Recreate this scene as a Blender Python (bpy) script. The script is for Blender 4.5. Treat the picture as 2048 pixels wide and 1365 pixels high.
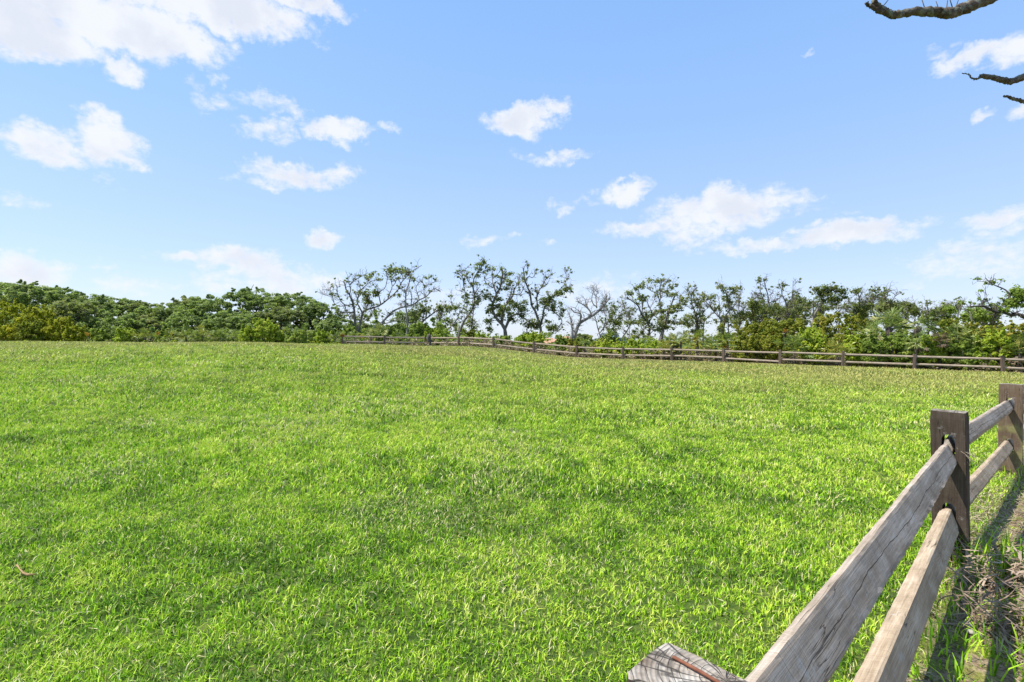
import bpy, bmesh, math, random
import numpy as np
from mathutils import Vector, Matrix, noise
# ------------------------------------------------------------------ scene
for o in list(bpy.data.objects): bpy.data.objects.remove(o)
scene = bpy.context.scene
C = scene.collection
EYE = 1.32                      # eye height over the lawn, metres
FPX = 1000.0                    # focal length in pixels of the 2048 px wide survey
# camera
cam_d = bpy.data.cameras.new("camera"); cam = bpy.data.objects.new("camera", cam_d); C.objects.link(cam)
cam.location = (0, 0, EYE); cam.rotation_euler = (math.radians(90), 0, 0)
cam_d.sensor_width = 36; cam_d.lens = 36 * FPX / 2048; cam_d.clip_start = .05; cam_d.clip_end = 9000
scene.camera = cam
# colour management
vs = scene.view_settings
scene.display_settings.display_device = 'sRGB'
vs.view_transform = 'Standard'; vs.look = 'None'; vs.exposure = 0.75; vs.gamma = 1; vs.use_curve_mapping = False
# sun
SAZ = math.atan2(-.98, .06); SEL = math.radians(60)
S = Vector((math.sin(SAZ) * math.cos(SEL), math.cos(SAZ) * math.cos(SEL), math.sin(SEL)))
sd = bpy.data.lights.new("sun", 'SUN'); sd.energy = 4.6; sd.angle = math.radians(.5); sd.color = (1, .955, .87)
sun = bpy.data.objects.new("sun", sd); C.objects.link(sun); sun.rotation_euler = (-S).to_track_quat('-Z', 'Y').to_euler()
sun.location = (-10, 3, 20)

# ------------------------------------------------------------------ node helper
class NT:
    def __init__(s, tree): s.t = tree; s.n = tree.nodes; s.l = tree.links
    def new(s, typ, ins=None, **kw):
        nd = s.n.new(typ)
        for k, v in kw.items(): setattr(nd, k, v)
        for k, v in (ins or {}).items():
            if isinstance(v, bpy.types.NodeSocket): s.l.new(v, nd.inputs[k])
            else: nd.inputs[k].default_value = v
        return nd
    def math(s, op, a, b=0., c=0., clamp=False):
        return s.new('ShaderNodeMath', {0: a, 1: b, 2: c}, operation=op, use_clamp=clamp).outputs[0]
    def vec(s, op, a, b=(0, 0, 0)):
        return s.new('ShaderNodeVectorMath', {0: a, 1: b}, operation=op)
    def noise(s, vec, scale, detail=3, rough=.5, dist=0.):
        return s.new('ShaderNodeTexNoise', {'Vector': vec, 'Scale': scale, 'Detail': detail, 'Roughness': rough, 'Distortion': dist})
    def ramp(s, fac, stops, interp='LINEAR'):
        r = s.new('ShaderNodeValToRGB', {'Fac': fac}); e = r.color_ramp.elements; r.color_ramp.interpolation = interp
        while len(e) < len(stops): e.new(.5)
        for i, (p, c) in enumerate(stops): e[i].position = p; e[i].color = (*c, 1)
        return r.outputs[0]
    def mix(s, fac, a, b, mode='MIX'):
        m = s.new('ShaderNodeMix', data_type='RGBA', blend_type=mode)
        for k, v in ((0, fac), (6, a), (7, b)):
            if isinstance(v, bpy.types.NodeSocket): s.l.new(v, m.inputs[k])
            elif k == 0: m.inputs[k].default_value = v
            else: m.inputs[k].default_value = (*v, 1)
        return m.outputs[2]
    def maprange(s, v, a, b, c=0., d=1., smooth=False):
        return s.new('ShaderNodeMapRange', {0: v, 1: a, 2: b, 3: c, 4: d}, interpolation_type='SMOOTHSTEP' if smooth else 'LINEAR').outputs[0]

# ------------------------------------------------------------------ sky with clouds
world = bpy.data.worlds.new("World"); scene.world = world; world.use_nodes = True
W = NT(world.node_tree); W.n.clear()
sky = W.new('ShaderNodeTexSky', sky_type='NISHITA', sun_disc=False, sun_elevation=SEL, sun_rotation=SAZ, air_density=1.0, dust_density=.6, ozone_density=2.5)
tc = W.new('ShaderNodeTexCoord'); D = tc.outputs['Generated']
sx = W.new('ShaderNodeSeparateXYZ', {0: D})
az = W.math('ARCTAN2', sx.outputs[0], sx.outputs[1]); el = W.math('ARCSINE', sx.outputs[2])
P = W.new('ShaderNodeCombineXYZ', {0: az, 1: el}).outputs[0]
w1 = W.noise(P, 13, 5, .6); w2 = W.noise(P, 50, 3, .6)
warp = W.vec('ADD', W.vec('SCALE', W.vec('SUBTRACT', w1.outputs['Color'], (.5, .5, .5)).outputs[0]).outputs[0],
             W.vec('SCALE', W.vec('SUBTRACT', w2.outputs['Color'], (.5, .5, .5)).outputs[0]).outputs[0])
for nd, k in ((warp.inputs[0].links[0].from_node, .075), (warp.inputs[1].links[0].from_node, .016)): nd.inputs['Scale'].default_value = k
PW = W.vec('ADD', P, warp.outputs[0]).outputs[0]
CLOUDS = [(40,40,190,68,1.5),(250,45,240,66,1.6),(430,14,230,52,1.5),(130,72,120,34,1.2),(340,78,52,32,1),(250,130,50,32,1.1),(318,118,60,22,.5),(590,2,120,26,1.1),
 (80,285,85,38,1.1),(215,282,85,62,1.4),(262,325,45,18,.8),(120,312,56,24,.9),(205,362,30,14,.5),(40,395,62,14,.45),(85,412,34,10,.3),
 (390,178,34,18,.4),(430,163,22,16,.5),(430,208,46,22,.36),(510,203,50,20,.5),(575,218,48,24,.65),(535,265,60,24,.7),(675,264,84,28,1.1),(778,264,22,15,.55),
 (590,347,100,26,1),(520,362,64,12,.5),(680,340,36,20,.8),(645,473,42,22,1.1),(50,545,100,44,1),(0,528,66,28,.8),(380,515,74,15,.7),(480,525,104,34,1),
 (560,560,120,44,.85),(440,575,84,25,.5),(650,565,44,22,.7),(260,577,80,26,.5),(200,530,44,10,.2),(1045,242,82,34,1.3),(1110,224,34,26,.9),(1110,312,80,16,.7),
 (1250,380,64,30,1.2),(1190,400,46,9,.45),(1122,410,34,15,.5),(1440,420,140,44,1.2),(1290,455,95,24,.9),(1560,408,66,17,.75),(1625,410,34,12,.4),
 (1700,465,146,30,1.25),(1520,485,130,15,.8),(1380,465,90,26,.8),(970,480,46,12,.5),(1035,466,26,9,.35),(1095,482,22,10,.5),(1690,427,24,8,.4),
 (1990,440,96,22,.8),(2010,470,88,20,.6),(1960,512,160,30,.6),(1990,545,180,26,.5),(1950,110,95,24,1),(2050,108,80,30,1.2),(1900,94,36,14,.45),
 (1618,112,18,8,.45),(1972,217,24,15,.7),(2040,220,40,22,.8),(1180,585,130,34,.4),(900,600,90,26,.35)]
acc = None
for (cx, cy, rx, ry, wt) in CLOUDS:
    u = (cx - 1024) / FPX; v = (682 - cy) / FPX
    a0 = math.atan(u); e0 = math.atan(v * math.cos(a0))
    ra = (math.atan(u + rx / FPX) - math.atan(u - rx / FPX)) / 2
    re = (math.atan((v + ry / FPX) * math.cos(a0)) - math.atan((v - ry / FPX) * math.cos(a0))) / 2
    k = 1.10
    q = W.vec('MULTIPLY', W.vec('SUBTRACT', PW, (a0, e0, 0)).outputs[0], (1 / ra / k, 1 / re / k, 0)).outputs[0]
    d = W.vec('DOT_PRODUCT', q, q).outputs['Value']
    m = W.math('MULTIPLY_ADD', d, -wt, wt)
    acc = m if acc is None else W.math('SMOOTH_MAX', acc, m, .12)
f1 = W.noise(W.vec('MULTIPLY', P, (1, 1.7, 1)).outputs[0], 30, 7, .62, .25).outputs['Fac']
# scattered clouds in the part of the sky behind the viewer
back = W.math('MULTIPLY', W.maprange(W.noise(D, 2.2, 6, .6).outputs['Fac'], .56, .66, 0, 1), W.maprange(sx.outputs[1], .2, -.3, 0, 1))
dens = W.math('MULTIPLY_ADD', W.math('SUBTRACT', f1, .5), 2.1, W.math('ADD', acc, W.math('MULTIPLY_ADD', W.noise(P, 120, 4, .6).outputs['Fac'], .5, -.25)))
mask = W.maprange(dens, -.04, 1.08, 0, 1, True)
mask = W.math('MAXIMUM', mask, back)
lo = W.noise(W.vec('ADD', P, (0, .018, 0)).outputs[0], 11, 5, .55).outputs['Fac']
shade = W.maprange(lo, .38, .62, 0, 1, True)
body = W.maprange(acc, .35, 1.1, 0, .9)
ccol = W.mix(W.math('MULTIPLY', shade, body), (6.3, 6.45, 6.7), (5.25, 5.5, 6.1))
skyc = sky.outputs[0]
elc = W.maprange(el, 0, .62, 0, 1)
air = W.ramp(elc, [(0, (.430, .490, .600)), (.11, (.385, .450, .620)), (.22, (.335, .432, .640)), (.63, (.225, .375, .650)), (1, (.172, .335, .640)), ])
skyc = W.mix(.72, W.mix(1., skyc, (1.5, 1.5, 1.5), 'MULTIPLY'), W.mix(1., air, (11., 11., 11.), 'MULTIPLY'))
fin = W.mix(W.math('MULTIPLY', mask, .93), skyc, ccol)
bg = W.new('ShaderNodeBackground', {'Color': fin, 'Strength': .09})
W.new('ShaderNodeOutputWorld', {0: bg.outputs[0]})
world.cycles.sampling_method = 'MANUAL'; world.cycles.sample_map_resolution = 512

# ------------------------------------------------------------------ terrain height (relative to the eye)
TX = np.array([-60, -20, -12, -8, -4, -1, 2, 5, 9, 15, 25, 60.])
TY = np.array([-10, 0, 3, 5, 9, 14, 20, 28, 36, 44, 60, 120, 400.])
TZ = np.array([
 [-1.32]*12,
 [-1.2,-1.25,-1.3,-1.3,-1.31,-1.31,-1.31,-1.31,-1.31,-1.31,-1.31,-1.31],
 [-.9,-1.0,-1.1,-1.18,-1.25,-1.29,-1.31,-1.31,-1.31,-1.31,-1.31,-1.31],
 [-.6,-.72,-.88,-1.0,-1.13,-1.22,-1.29,-1.31,-1.31,-1.31,-1.31,-1.31],
 [-.32,-.42,-.56,-.68,-.86,-1.02,-1.14,-1.22,-1.27,-1.31,-1.31,-1.31],
 [-.16,-.2,-.27,-.38,-.6,-.8,-.97,-1.1,-1.22,-1.29,-1.32,-1.34],
 [-.10,-.11,-.14,-.22,-.42,-.64,-.86,-1.05,-1.2,-1.32,-1.62,-1.7],
 [-.16,-.15,-.18,-.25,-.38,-.57,-.88,-1.13,-1.22,-1.29,-1.60,-1.65],
 [-.4,-.3,-.27,-.34,-.38,-.5,-.93,-1.2,-1.22,-1.28,-1.5,-1.6],
 [-.9,-.8,-.6,-.55,-.55,-.65,-1.0,-1.2,-1.25,-1.3,-1.5,-1.6],
 [-1.3]*12, [-1.6]*12, [-1.8]*12])
def _raw(x, y):
    xi = np.clip(np.searchsorted(TX, x) - 1, 0, len(TX) - 2); yi = np.clip(np.searchsorted(TY, y) - 1, 0, len(TY) - 2)
    fx = np.clip((x - TX[xi]) / (TX[xi + 1] - TX[xi]), 0, 1); fy = np.clip((y - TY[yi]) / (TY[yi + 1] - TY[yi]), 0, 1)
    return (TZ[yi, xi] * (1 - fx) + TZ[yi, xi + 1] * fx) * (1 - fy) + (TZ[yi + 1, xi] * (1 - fx) + TZ[yi + 1, xi + 1] * fx) * fy
def ground(x, y):
    x = np.asarray(x, float); y = np.asarray(y, float)
    r = .4 + np.clip(y, 0, 20) * .09
    z = sum(_raw(x + a * r, y + b * r) * w for a, b, w in ((0,0,.2),(1,0,.1),(-1,0,.1),(0,1,.1),(0,-1,.1),(.7,.7,.1),(-.7,.7,.1),(.7,-.7,.1),(-.7,-.7,.1)))
    z = z + .012 * np.sin(x * 2.1 + 1.3 * np.sin(y * 1.7)) * np.cos(y * 1.9 + .7 * x) + .02 * np.sin(x * .7 + y * .45)
    return z + EYE
def gz(x, y): return float(ground(x, y))
FENCE_A = np.array([.25, .665]); FENCE_B = np.array([2.635, 3.0]); FENCE_C = np.array([4.98, 5.0]); FENCE_D = np.array([7.35, 6.95])
def right_of_fence(x, y):
    """signed distance to the near fence line, positive on the bare side"""
    d1 = (FENCE_B - FENCE_A) / np.linalg.norm(FENCE_B - FENCE_A); d2 = (FENCE_D - FENCE_B) / np.linalg.norm(FENCE_D - FENCE_B)
    s1 = (x - FENCE_B[0]) * d1[1] - (y - FENCE_B[1]) * d1[0]; s2 = (x - FENCE_B[0]) * d2[1] - (y - FENCE_B[1]) * d2[0]
    return np.where(y < FENCE_B[1], s1, s2)

# ------------------------------------------------------------------ mesh helpers
def mesh_np(name, V, F, mats, attrs=None, smooth=False, midx=None):
    """V (n,3); F (m,3|4) one width"""
    V = np.asarray(V, np.float32); F = np.asarray(F, np.int32); k = F.shape[1]
    me = bpy.data.meshes.new(name)
    me.vertices.add(len(V)); me.vertices.foreach_set('co', V.ravel())
    me.loops.add(F.size); me.loops.foreach_set('vertex_index', F.ravel())
    me.polygons.add(len(F)); me.polygons.foreach_set('loop_start', np.arange(0, F.size, k, dtype=np.int32))
    me.polygons.foreach_set('loop_total', np.full(len(F), k, np.int32))
    me.polygons.foreach_set('use_smooth', np.full(len(F), bool(smooth)))
    if midx is not None: me.polygons.foreach_set('material_index', np.asarray(midx, np.int32))
    for m in (mats if isinstance(mats, (list, tuple)) else [mats]): me.materials.append(m)
    for an, (dom, arr) in (attrs or {}).items():
        a = me.attributes.new(an, 'FLOAT', dom); a.data.foreach_set('value', np.asarray(arr, np.float32))
    me.update(calc_edges=True)
    return me
def obj(name, me, parent=None, loc=(0, 0, 0)):
    o = bpy.data.objects.new(name, me); C.objects.link(o); o.location = loc
    if parent is not None: o.parent = parent
    return o
def tag(o, label=None, cat=None, group=None, kind=None):
    for k, v in (('label', label), ('category', cat), ('group', group), ('kind', kind)):
        if v: o[k] = v
    return o
def empty(name, loc, label, cat, group=None):
    o = bpy.data.objects.new(name, None); C.objects.link(o); o.location = loc; o.empty_display_size = .3
    return tag(o, label, cat, group)

class Tubes:
    """collects bark tubes (tapered, many-sided) into one mesh"""
    def __init__(s, n=6): s.V = []; s.F = []; s.c = 0; s.n = n
    def add(s, pts, rad, jit=0., rng=None):
        pts = np.asarray(pts, float); m = len(pts); n = s.n
        t = np.gradient(pts, axis=0); t /= np.linalg.norm(t, axis=1)[:, None] + 1e-9
        ref = np.array([0., 0, 1]) if abs(t[0][2]) < .9 else np.array([1., 0, 0])
        a = np.cross(t[0], ref); a /= np.linalg.norm(a); ring = []
        ang = np.linspace(0, 2 * np.pi, n, endpoint=False)
        for i in range(m):
            a = a - t[i] * a.dot(t[i]); a /= np.linalg.norm(a) + 1e-9; b = np.cross(t[i], a)
            r = rad[i] * (1 + (rng.uniform(-jit, jit, n) if jit else 0))
            ring.append(pts[i] + np.outer(np.cos(ang) * r, a) + np.outer(np.sin(ang) * r, b))
        V = np.concatenate(ring + [pts[-1:] + t[-1:] * rad[-1]])
        i = np.arange(m - 1)[:, None] * n; j = np.arange(n)[None]; j2 = (j + 1) % n
        F = np.stack([i + j, i + j2, i + n + j2, i + n + j], -1).reshape(-1, 4)
        cap = np.array([[(m - 1) * n + k, (m - 1) * n + (k + 1) % n, m * n, m * n] for k in range(n)])
        s.V.append(V); s.F.append(F + s.c); s.cap = None
        # close the tip with a tiny quad fan (degenerate quads avoided by a tri pair)
        tip = np.array([[(m - 1) * n + k, (m - 1) * n + k + 1, (m - 1) * n + (k + 2) % n, m * n] for k in range(0, n - 1, 2)])
        s.F.append(tip + s.c); s.c += len(V)
    def mesh(s, name, mat): return mesh_np(name, np.concatenate(s.V), np.concatenate(s.F), mat, smooth=True)

def leaf_quads(rng, cen, size, nrm=None, spread=.9, aspect=.6):
    """one small folded leaf card per centre; returns V,F"""
    n = len(cen)
    N = rng.normal(size=(n, 3)) * spread
    if nrm is not None: N = N + nrm
    N /= np.linalg.norm(N, axis=1)[:, None] + 1e-9
    A = np.cross(N, rng.normal(size=(n, 3))); A /= np.linalg.norm(A, axis=1)[:, None] + 1e-9
    B = np.cross(N, A); sz = np.broadcast_to(size, (n,))[:, None] * rng.uniform(.6, 1.3, (n, 1))
    h = sz * .5; w = sz * .5 * aspect
    V = np.stack([cen - A * h, cen + B * w - A * h * .1, cen + A * h, cen - B * w + A * h * .1], 1).reshape(-1, 3)
    F = np.arange(4 * n).reshape(-1, 4)
    return V, F
def clump_leaves(rng, cens, rads, per, size, flat=.75, soft=False):
    """leaves gathered in clumps; returns centres, outward normals, per-leaf tone"""
    P = []; N = []; T = []
    for c, r in zip(cens, rads):
        k = max(4, int(per * rng.uniform(.7, 1.3)))
        d = rng.normal(size=(k, 3)); d /= np.linalg.norm(d, axis=1)[:, None]
        rr = r * (np.abs(rng.normal(0, .8, (k, 1))) if soft else rng.uniform(.25, 1, (k, 1)) ** .6)
        P.append(c + d * rr * [1, 1, flat]); N.append(d * .9 + [-.2, -.1, .75]); T.append(rng.uniform(0, 1) * .5 + rng.uniform(0, .5, k))
    return np.concatenate(P), np.concatenate(N), np.concatenate(T)

# ------------------------------------------------------------------ materials
def mat(name):
    m = bpy.data.materials.new(name); m.use_nodes = True; t = NT(m.node_tree); t.n.clear(); return m, t
def finish(t, bsdf, disp=None):
    o = t.new('ShaderNodeOutputMaterial', {0: bsdf})
def leaf_mat(name, stops, trans=.35, rough=.55, spec=.3):
    m, t = mat(name)
    a = t.new('ShaderNodeAttribute', attribute_name='tone').outputs['Fac']
    oi = t.new('ShaderNodeObjectInfo').outputs['Random']
    f = t.math('ADD', a, t.math('MULTIPLY_ADD', oi, .30, -.15), clamp=True)
    col = t.ramp(f, stops)
    b = t.new('ShaderNodeBsdfPrincipled', {'Base Color': col, 'Roughness': rough, 'Specular IOR Level': spec})
    tr = t.new('ShaderNodeBsdfTranslucent', {'Color': t.mix(.5, col, (.30, .42, .03), 'MIX')})
    mx = t.new('ShaderNodeMixShader', {0: trans, 1: b.outputs[0], 2: tr.outputs[0]})
    finish(t, mx.outputs[0]); return m
M = {}
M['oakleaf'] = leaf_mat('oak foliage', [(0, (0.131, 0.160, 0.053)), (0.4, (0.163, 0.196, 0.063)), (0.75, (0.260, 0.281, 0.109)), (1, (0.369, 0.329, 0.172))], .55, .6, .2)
M['woodleaf'] = leaf_mat('wood foliage', [(0, (0.165, 0.231, 0.069)), (0.4, (0.208, 0.284, 0.085)), (0.75, (0.339, 0.410, 0.141)), (1, (0.469, 0.464, 0.254))], .55, .6, .2)
M['lushleaf'] = leaf_mat('lush foliage', [(0, (0.167, 0.238, 0.040)), (0.4, (0.215, 0.300, 0.050)), (0.75, (0.363, 0.450, 0.083)), (1, (0.484, 0.508, 0.132))], .55, .6, .2)
M['yellowleaf'] = leaf_mat('yellow green foliage', [(0, (0.247, 0.265, 0.019)), (0.4, (0.333, 0.345, 0.022)), (0.75, (0.538, 0.494, 0.035)), (1, (0.640, 0.506, 0.070))], .55, .6, .2)
M['brightleaf'] = leaf_mat('bright green foliage', [(0, (0.146, 0.223, 0.020)), (.4, (0.335, 0.445, 0.035)), (.75, (0.554, 0.623, 0.060)), (1, (0.699, 0.668, 0.120))], .5, .6, .25)
M['oliveleaf'] = leaf_mat('olive foliage', [(0, (0.163, 0.191, 0.022)), (0.4, (0.225, 0.253, 0.028)), (0.75, (0.400, 0.380, 0.050)), (1, (0.525, 0.391, 0.090))], .55, .6, .2)
M['dryleaf'] = leaf_mat('dry brush', [(0, (.10, .065, .04)), (.4, (.22, .16, .105)), (.8, (.36, .28, .19)), (1, (.42, .38, .20))], .2)
M['palmleaf'] = leaf_mat('palmetto fan', [(0, (.06, .10, .02)), (.45, (.16, .22, .05)), (.8, (.33, .38, .11)), (1, (.52, .50, .22))], .3, .5, .3)
M['palmyellow'] = leaf_mat('palmetto fan yellowing', [(0, (.10, .14, .02)), (.5, (.24, .28, .045)), (.85, (.42, .38, .08)), (1, (.5, .38, .10))], .3, .4, .5)
M['palmrust'] = leaf_mat('dead palmetto fan rust', [(0, (.28, .07, .02)), (.5, (.46, .13, .03)), (1, (.60, .25, .06))], .3)
M['palmred'] = leaf_mat('dead palmetto fan red brown', [(0, (.12, .04, .02)), (.5, (.24, .075, .035)), (1, (.36, .15, .08))], .2)
M['palmdead'] = leaf_mat('dead palmetto fan grey', [(0, (0.085, 0.053, 0.036)), (.5, (0.212, 0.148, 0.104)), (1, (0.391, 0.295, 0.216))], .15)

def bark(name, a, b, c, scale=1., moss=None, rough=.9):
    m, t = mat(name)
    co = t.new('ShaderNodeTexCoord').outputs['Object']
    n1 = t.noise(co, 3 * scale, 5, .65).outputs['Fac']
    st = t.vec('MULTIPLY', co, (1, 1, .35)).outputs[0]
    v = t.new('ShaderNodeTexVoronoi', {'Vector': t.vec('ADD', st, t.vec('SCALE', t.noise(co, 8 * scale, 3).outputs['Color']).outputs[0]).outputs[0], 'Scale': 14 * scale}, feature='DISTANCE_TO_EDGE').outputs['Distance']
    col = t.ramp(n1, [(.3, a), (.5, b), (.7, c)])
    crk = t.maprange(v, 0, .12, .45, 1)
    col = t.mix(1., col, t.new('ShaderNodeCombineXYZ', {0: crk, 1: crk, 2: crk}).outputs[0], 'MULTIPLY')
    if moss: col = t.mix(t.maprange(t.noise(co, 5 * scale, 4).outputs['Fac'], .52, .62, 0, .7), col, moss)
    h = t.math('MULTIPLY_ADD', n1, .4, t.math('MINIMUM', v, .15))
    bm = t.new('ShaderNodeBump', {'Height': h, 'Strength': .9, 'Distance': .05 / scale})
    b_ = t.new('ShaderNodeBsdfPrincipled', {'Base Color': col, 'Roughness': rough, 'Specular IOR Level': .2, 'Normal': bm.outputs[0]})
    finish(t, b_.outputs[0]); return m
M['bark'] = bark('grey oak bark', (.115, .098, .083), (.215, .19, .165), (.34, .31, .28))
M['barkpale'] = bark('pale dead oak bark', (.17, .145, .125), (.32, .29, .26), (.50, .47, .44))
M['barkdark'] = bark('dark wood bark', (.06, .05, .042), (.13, .11, .095), (.24, .21, .18))
M['barknear'] = bark('rough lichened bark', (.06, .042, .03), (.17, .13, .10), (.36, .33, .29), 4.5, (.30, .33, .25))

def wood(name, dark, mid, light, endgrain=False, crack=True, mossy=False, saw=1.0, split=None):
    """weathered timber; object X runs along the grain"""
    m, t = mat(name)
    co = t.new('ShaderNodeTexCoord').outputs['Object']
    oi = t.new('ShaderNodeObjectInfo').outputs['Random']
    co = t.vec('ADD', co, t.new('ShaderNodeCombineXYZ', {0: 0., 1: 0., 2: t.math('MULTIPLY', oi, 0.)}).outputs[0]).outputs[0]
    g = t.noise(t.vec('MULTIPLY', co, (1.6, 55, 55)).outputs[0], 2.2, 6, .62, .35).outputs['Fac']
    g2 = t.noise(t.vec('MULTIPLY', co, (5, 170, 170)).outputs[0], 2., 3, .6).outputs['Fac']
    big = t.noise(t.vec('MULTIPLY', co, (2.2, 9, 9)).outputs[0], 1.6, 5, .6).outputs['Fac']
    blot = t.noise(co, 9, 5, .7).outputs['Fac']
    f = t.math('ADD', t.math('MULTIPLY', g, .5), t.math('MULTIPLY', big, .5))
    f = t.math('ADD', f, t.math('MULTIPLY_ADD', blot, .35, -.175))
    col = t.ramp(f, [(.28, dark), (.5, mid), (.72, light)])
    # saw marks across the grain
    sx_ = t.new('ShaderNodeSeparateXYZ', {0: co})
    xx = t.math('ADD', sx_.outputs[0], t.math('MULTIPLY', t.noise(co, 4, 2).outputs['Fac'], .05))
    xx = t.math('ADD', xx, t.math('MULTIPLY', sx_.outputs[2], .22))
    sw = t.noise(t.new('ShaderNodeCombineXYZ', {0: t.math('MULTIPLY', xx, 190)}).outputs[0], 1, 2, .7).outputs['Fac']
    swm = t.math('MULTIPLY', t.maprange(t.noise(co, 3.1, 3).outputs['Fac'], .35, .6, .25, 1), saw)
    k = t.math('MULTIPLY_ADD', t.math('MULTIPLY', t.math('SUBTRACT', sw, .5), swm), .9, 1.)
    k = t.math('MULTIPLY', k, t.maprange(g2, .3, .65, .82, 1.08))
    # dark drying checks along the grain
    cr = t.noise(t.vec('MULTIPLY', co, (.9, 16, 16)).outputs[0], 1.7, 3, .5, .2).outputs['Fac']
    cm = t.maprange(t.math('ABSOLUTE', t.math('SUBTRACT', cr, .5)), .0, .011, 0, 1)
    cm = t.math('MAXIMUM', cm, t.maprange(t.noise(co, 2.2, 2).outputs['Fac'], .54, .62, 1, 0) if crack else 1.)
    if split:   # one long drying split wandering along the wide face
        pz = t.math('MULTIPLY_ADD', t.noise(t.new('ShaderNodeCombineXYZ', {0: sx_.outputs[0]}).outputs[0], 1.3, 3, .5).outputs['Fac'], .06, split - .03)
        dd = t.math('ABSOLUTE', t.math('SUBTRACT', sx_.outputs[2], pz))
        wv = t.math('MULTIPLY_ADD', t.noise(co, 5, 2).outputs['Fac'], .0022, .0001)
        sc_ = t.maprange(t.math('DIVIDE', dd, wv), .6, 1.2, 0, 1)
        cm = t.math('MINIMUM', cm, t.math('MAXIMUM', sc_, t.maprange(sx_.outputs[1], -.012, 0, 0, 1)))
    k = t.math('MULTIPLY', k, t.math('MULTIPLY_ADD', cm, .78, .22))
    col = t.mix(1., col, t.new('ShaderNodeCombineXYZ', {0: k, 1: k, 2: k}).outputs[0], 'MULTIPLY')
    col = t.mix(t.maprange(t.noise(co, 11, 5, .75).outputs['Fac'], .60, .70, 0, .55), col, (.42, .41, .38))   # lichen and pale wear
    col = t.mix(t.maprange(t.noise(co, 4.3, 5, .7).outputs['Fac'], .60, .72, 0, .5), col, dark)   # stains
    if mossy: col = t.mix(t.maprange(t.noise(co, 7, 4).outputs['Fac'], .55, .68, 0, .45), col, (.30, .30, .10))
    h = t.math('ADD', t.math('MULTIPLY', g, .35), t.math('MULTIPLY', cm, .8)); h = t.math('ADD', h, t.math('MULTIPLY', sw, .25)); h = t.math('ADD', h, t.math('MULTIPLY', g2, .25))
    bm = t.new('ShaderNodeBump', {'Height': h, 'Strength': .55, 'Distance': .004})
    b_ = t.new('ShaderNodeBsdfPrincipled', {'Base Color': col, 'Roughness': .85, 'Specular IOR Level': .25, 'Normal': bm.outputs[0]})
    finish(t, b_.outputs[0]); return m
M['railwood'] = wood('weathered grey rail', (0.183, 0.140, 0.100), (0.342, 0.276, 0.213), (0.537, 0.470, 0.397), saw=1.5, split=-.045)
M['railbrown'] = wood('weathered tan rail', (0.198, 0.141, 0.088), (0.363, 0.277, 0.189), (0.550, 0.451, 0.341), saw=1.9)
M['postwood'] = wood('dark brown post', (0.036, 0.025, 0.017), (0.068, 0.050, 0.035), (0.122, 0.098, 0.076), mossy=False, saw=.7)
M['postold'] = wood('rust brown post', (0.080, 0.052, 0.032), (0.152, 0.104, 0.068), (0.232, 0.188, 0.144), mossy=True)
M['railfar'] = wood('brown far rail', (0.204, 0.150, 0.108), (0.348, 0.270, 0.198), (0.504, 0.414, 0.318), saw=.5)
M['postfar'] = wood('brown far post', (.09, .058, .04), (.16, .11, .08), (.24, .185, .14), saw=.5)
def endgrain():
    m, t = mat('end grain'); co = t.new('ShaderNodeTexCoord').outputs['Object']
    s = t.new('ShaderNodeSeparateXYZ', {0: t.vec('ADD', co, t.vec('MULTIPLY', t.noise(co, 14, 3).outputs['Color'], (.012, .012, 0)).outputs[0]).outputs[0]})
    dx = t.math('ADD', s.outputs[1], .02); dy = t.math('ADD', s.outputs[2], .03)
    r = t.math('SQRT', t.math('ADD', t.math('MULTIPLY', dx, dx), t.math('MULTIPLY', dy, dy)))
    rings = t.math('SINE', t.math('MULTIPLY', r, 900.)); th = t.math('ARCTAN2', dy, dx)
    arcs = t.maprange(t.math('ABSOLUTE', t.math('SUBTRACT', t.noise(t.new('ShaderNodeCombineXYZ', {0: t.math('MULTIPLY', r, 55.), 1: t.math('MULTIPLY', th, .6)}).outputs[0], 1, 1).outputs['Fac'], .5)), 0, .02, 0, 1)
    spoke = t.noise(t.new('ShaderNodeCombineXYZ', {0: t.math('MULTIPLY', th, 2.6), 1: t.math('MULTIPLY', r, 7.)}).outputs[0], 1, 2, .5).outputs['Fac']
    sp = t.maprange(t.math('ABSOLUTE', t.math('SUBTRACT', spoke, .5)), 0, .028, 0, 1)
    n = t.noise(co, 22, 5, .65).outputs['Fac']
    col = t.ramp(n, [(.3, (.12, .085, .058)), (.5, (.29, .25, .205)), (.72, (.46, .42, .365))])
    k = t.math('MULTIPLY', t.math('MULTIPLY_ADD', sp, .8, .2), t.math('MULTIPLY_ADD', arcs, .5, .5)); k = t.math('MULTIPLY', k, t.math('MULTIPLY_ADD', rings, .10, .92))
    col = t.mix(1., col, t.new('ShaderNodeCombineXYZ', {0: k, 1: k, 2: k}).outputs[0], 'MULTIPLY')
    bm = t.new('ShaderNodeBump', {'Height': k, 'Strength': .8, 'Distance': .006})
    finish(t, t.new('ShaderNodeBsdfPrincipled', {'Base Color': col, 'Roughness': .9, 'Specular IOR Level': .2, 'Normal': bm.outputs[0]}).outputs[0]); return m
M['endgrain'] = endgrain()
def simple(name, a, b, scale=20, rough=.8, metal=0.):
    m, t = mat(name); co = t.new('ShaderNodeTexCoord').outputs['Object']
    col = t.ramp(t.noise(co, scale, 4, .6).outputs['Fac'], [(.3, a), (.7, b)])
    finish(t, t.new('ShaderNodeBsdfPrincipled', {'Base Color': col, 'Roughness': rough, 'Metallic': metal, 'Specular IOR Level': .3}).outputs[0]); return m
M['rust'] = simple('rusty metal', (.12, .040, .022), (.22, .085, .045), 60, .8)
M['stone'] = simple('pale pebble', (.28, .25, .2), (.42, .39, .33), 40)
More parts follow.
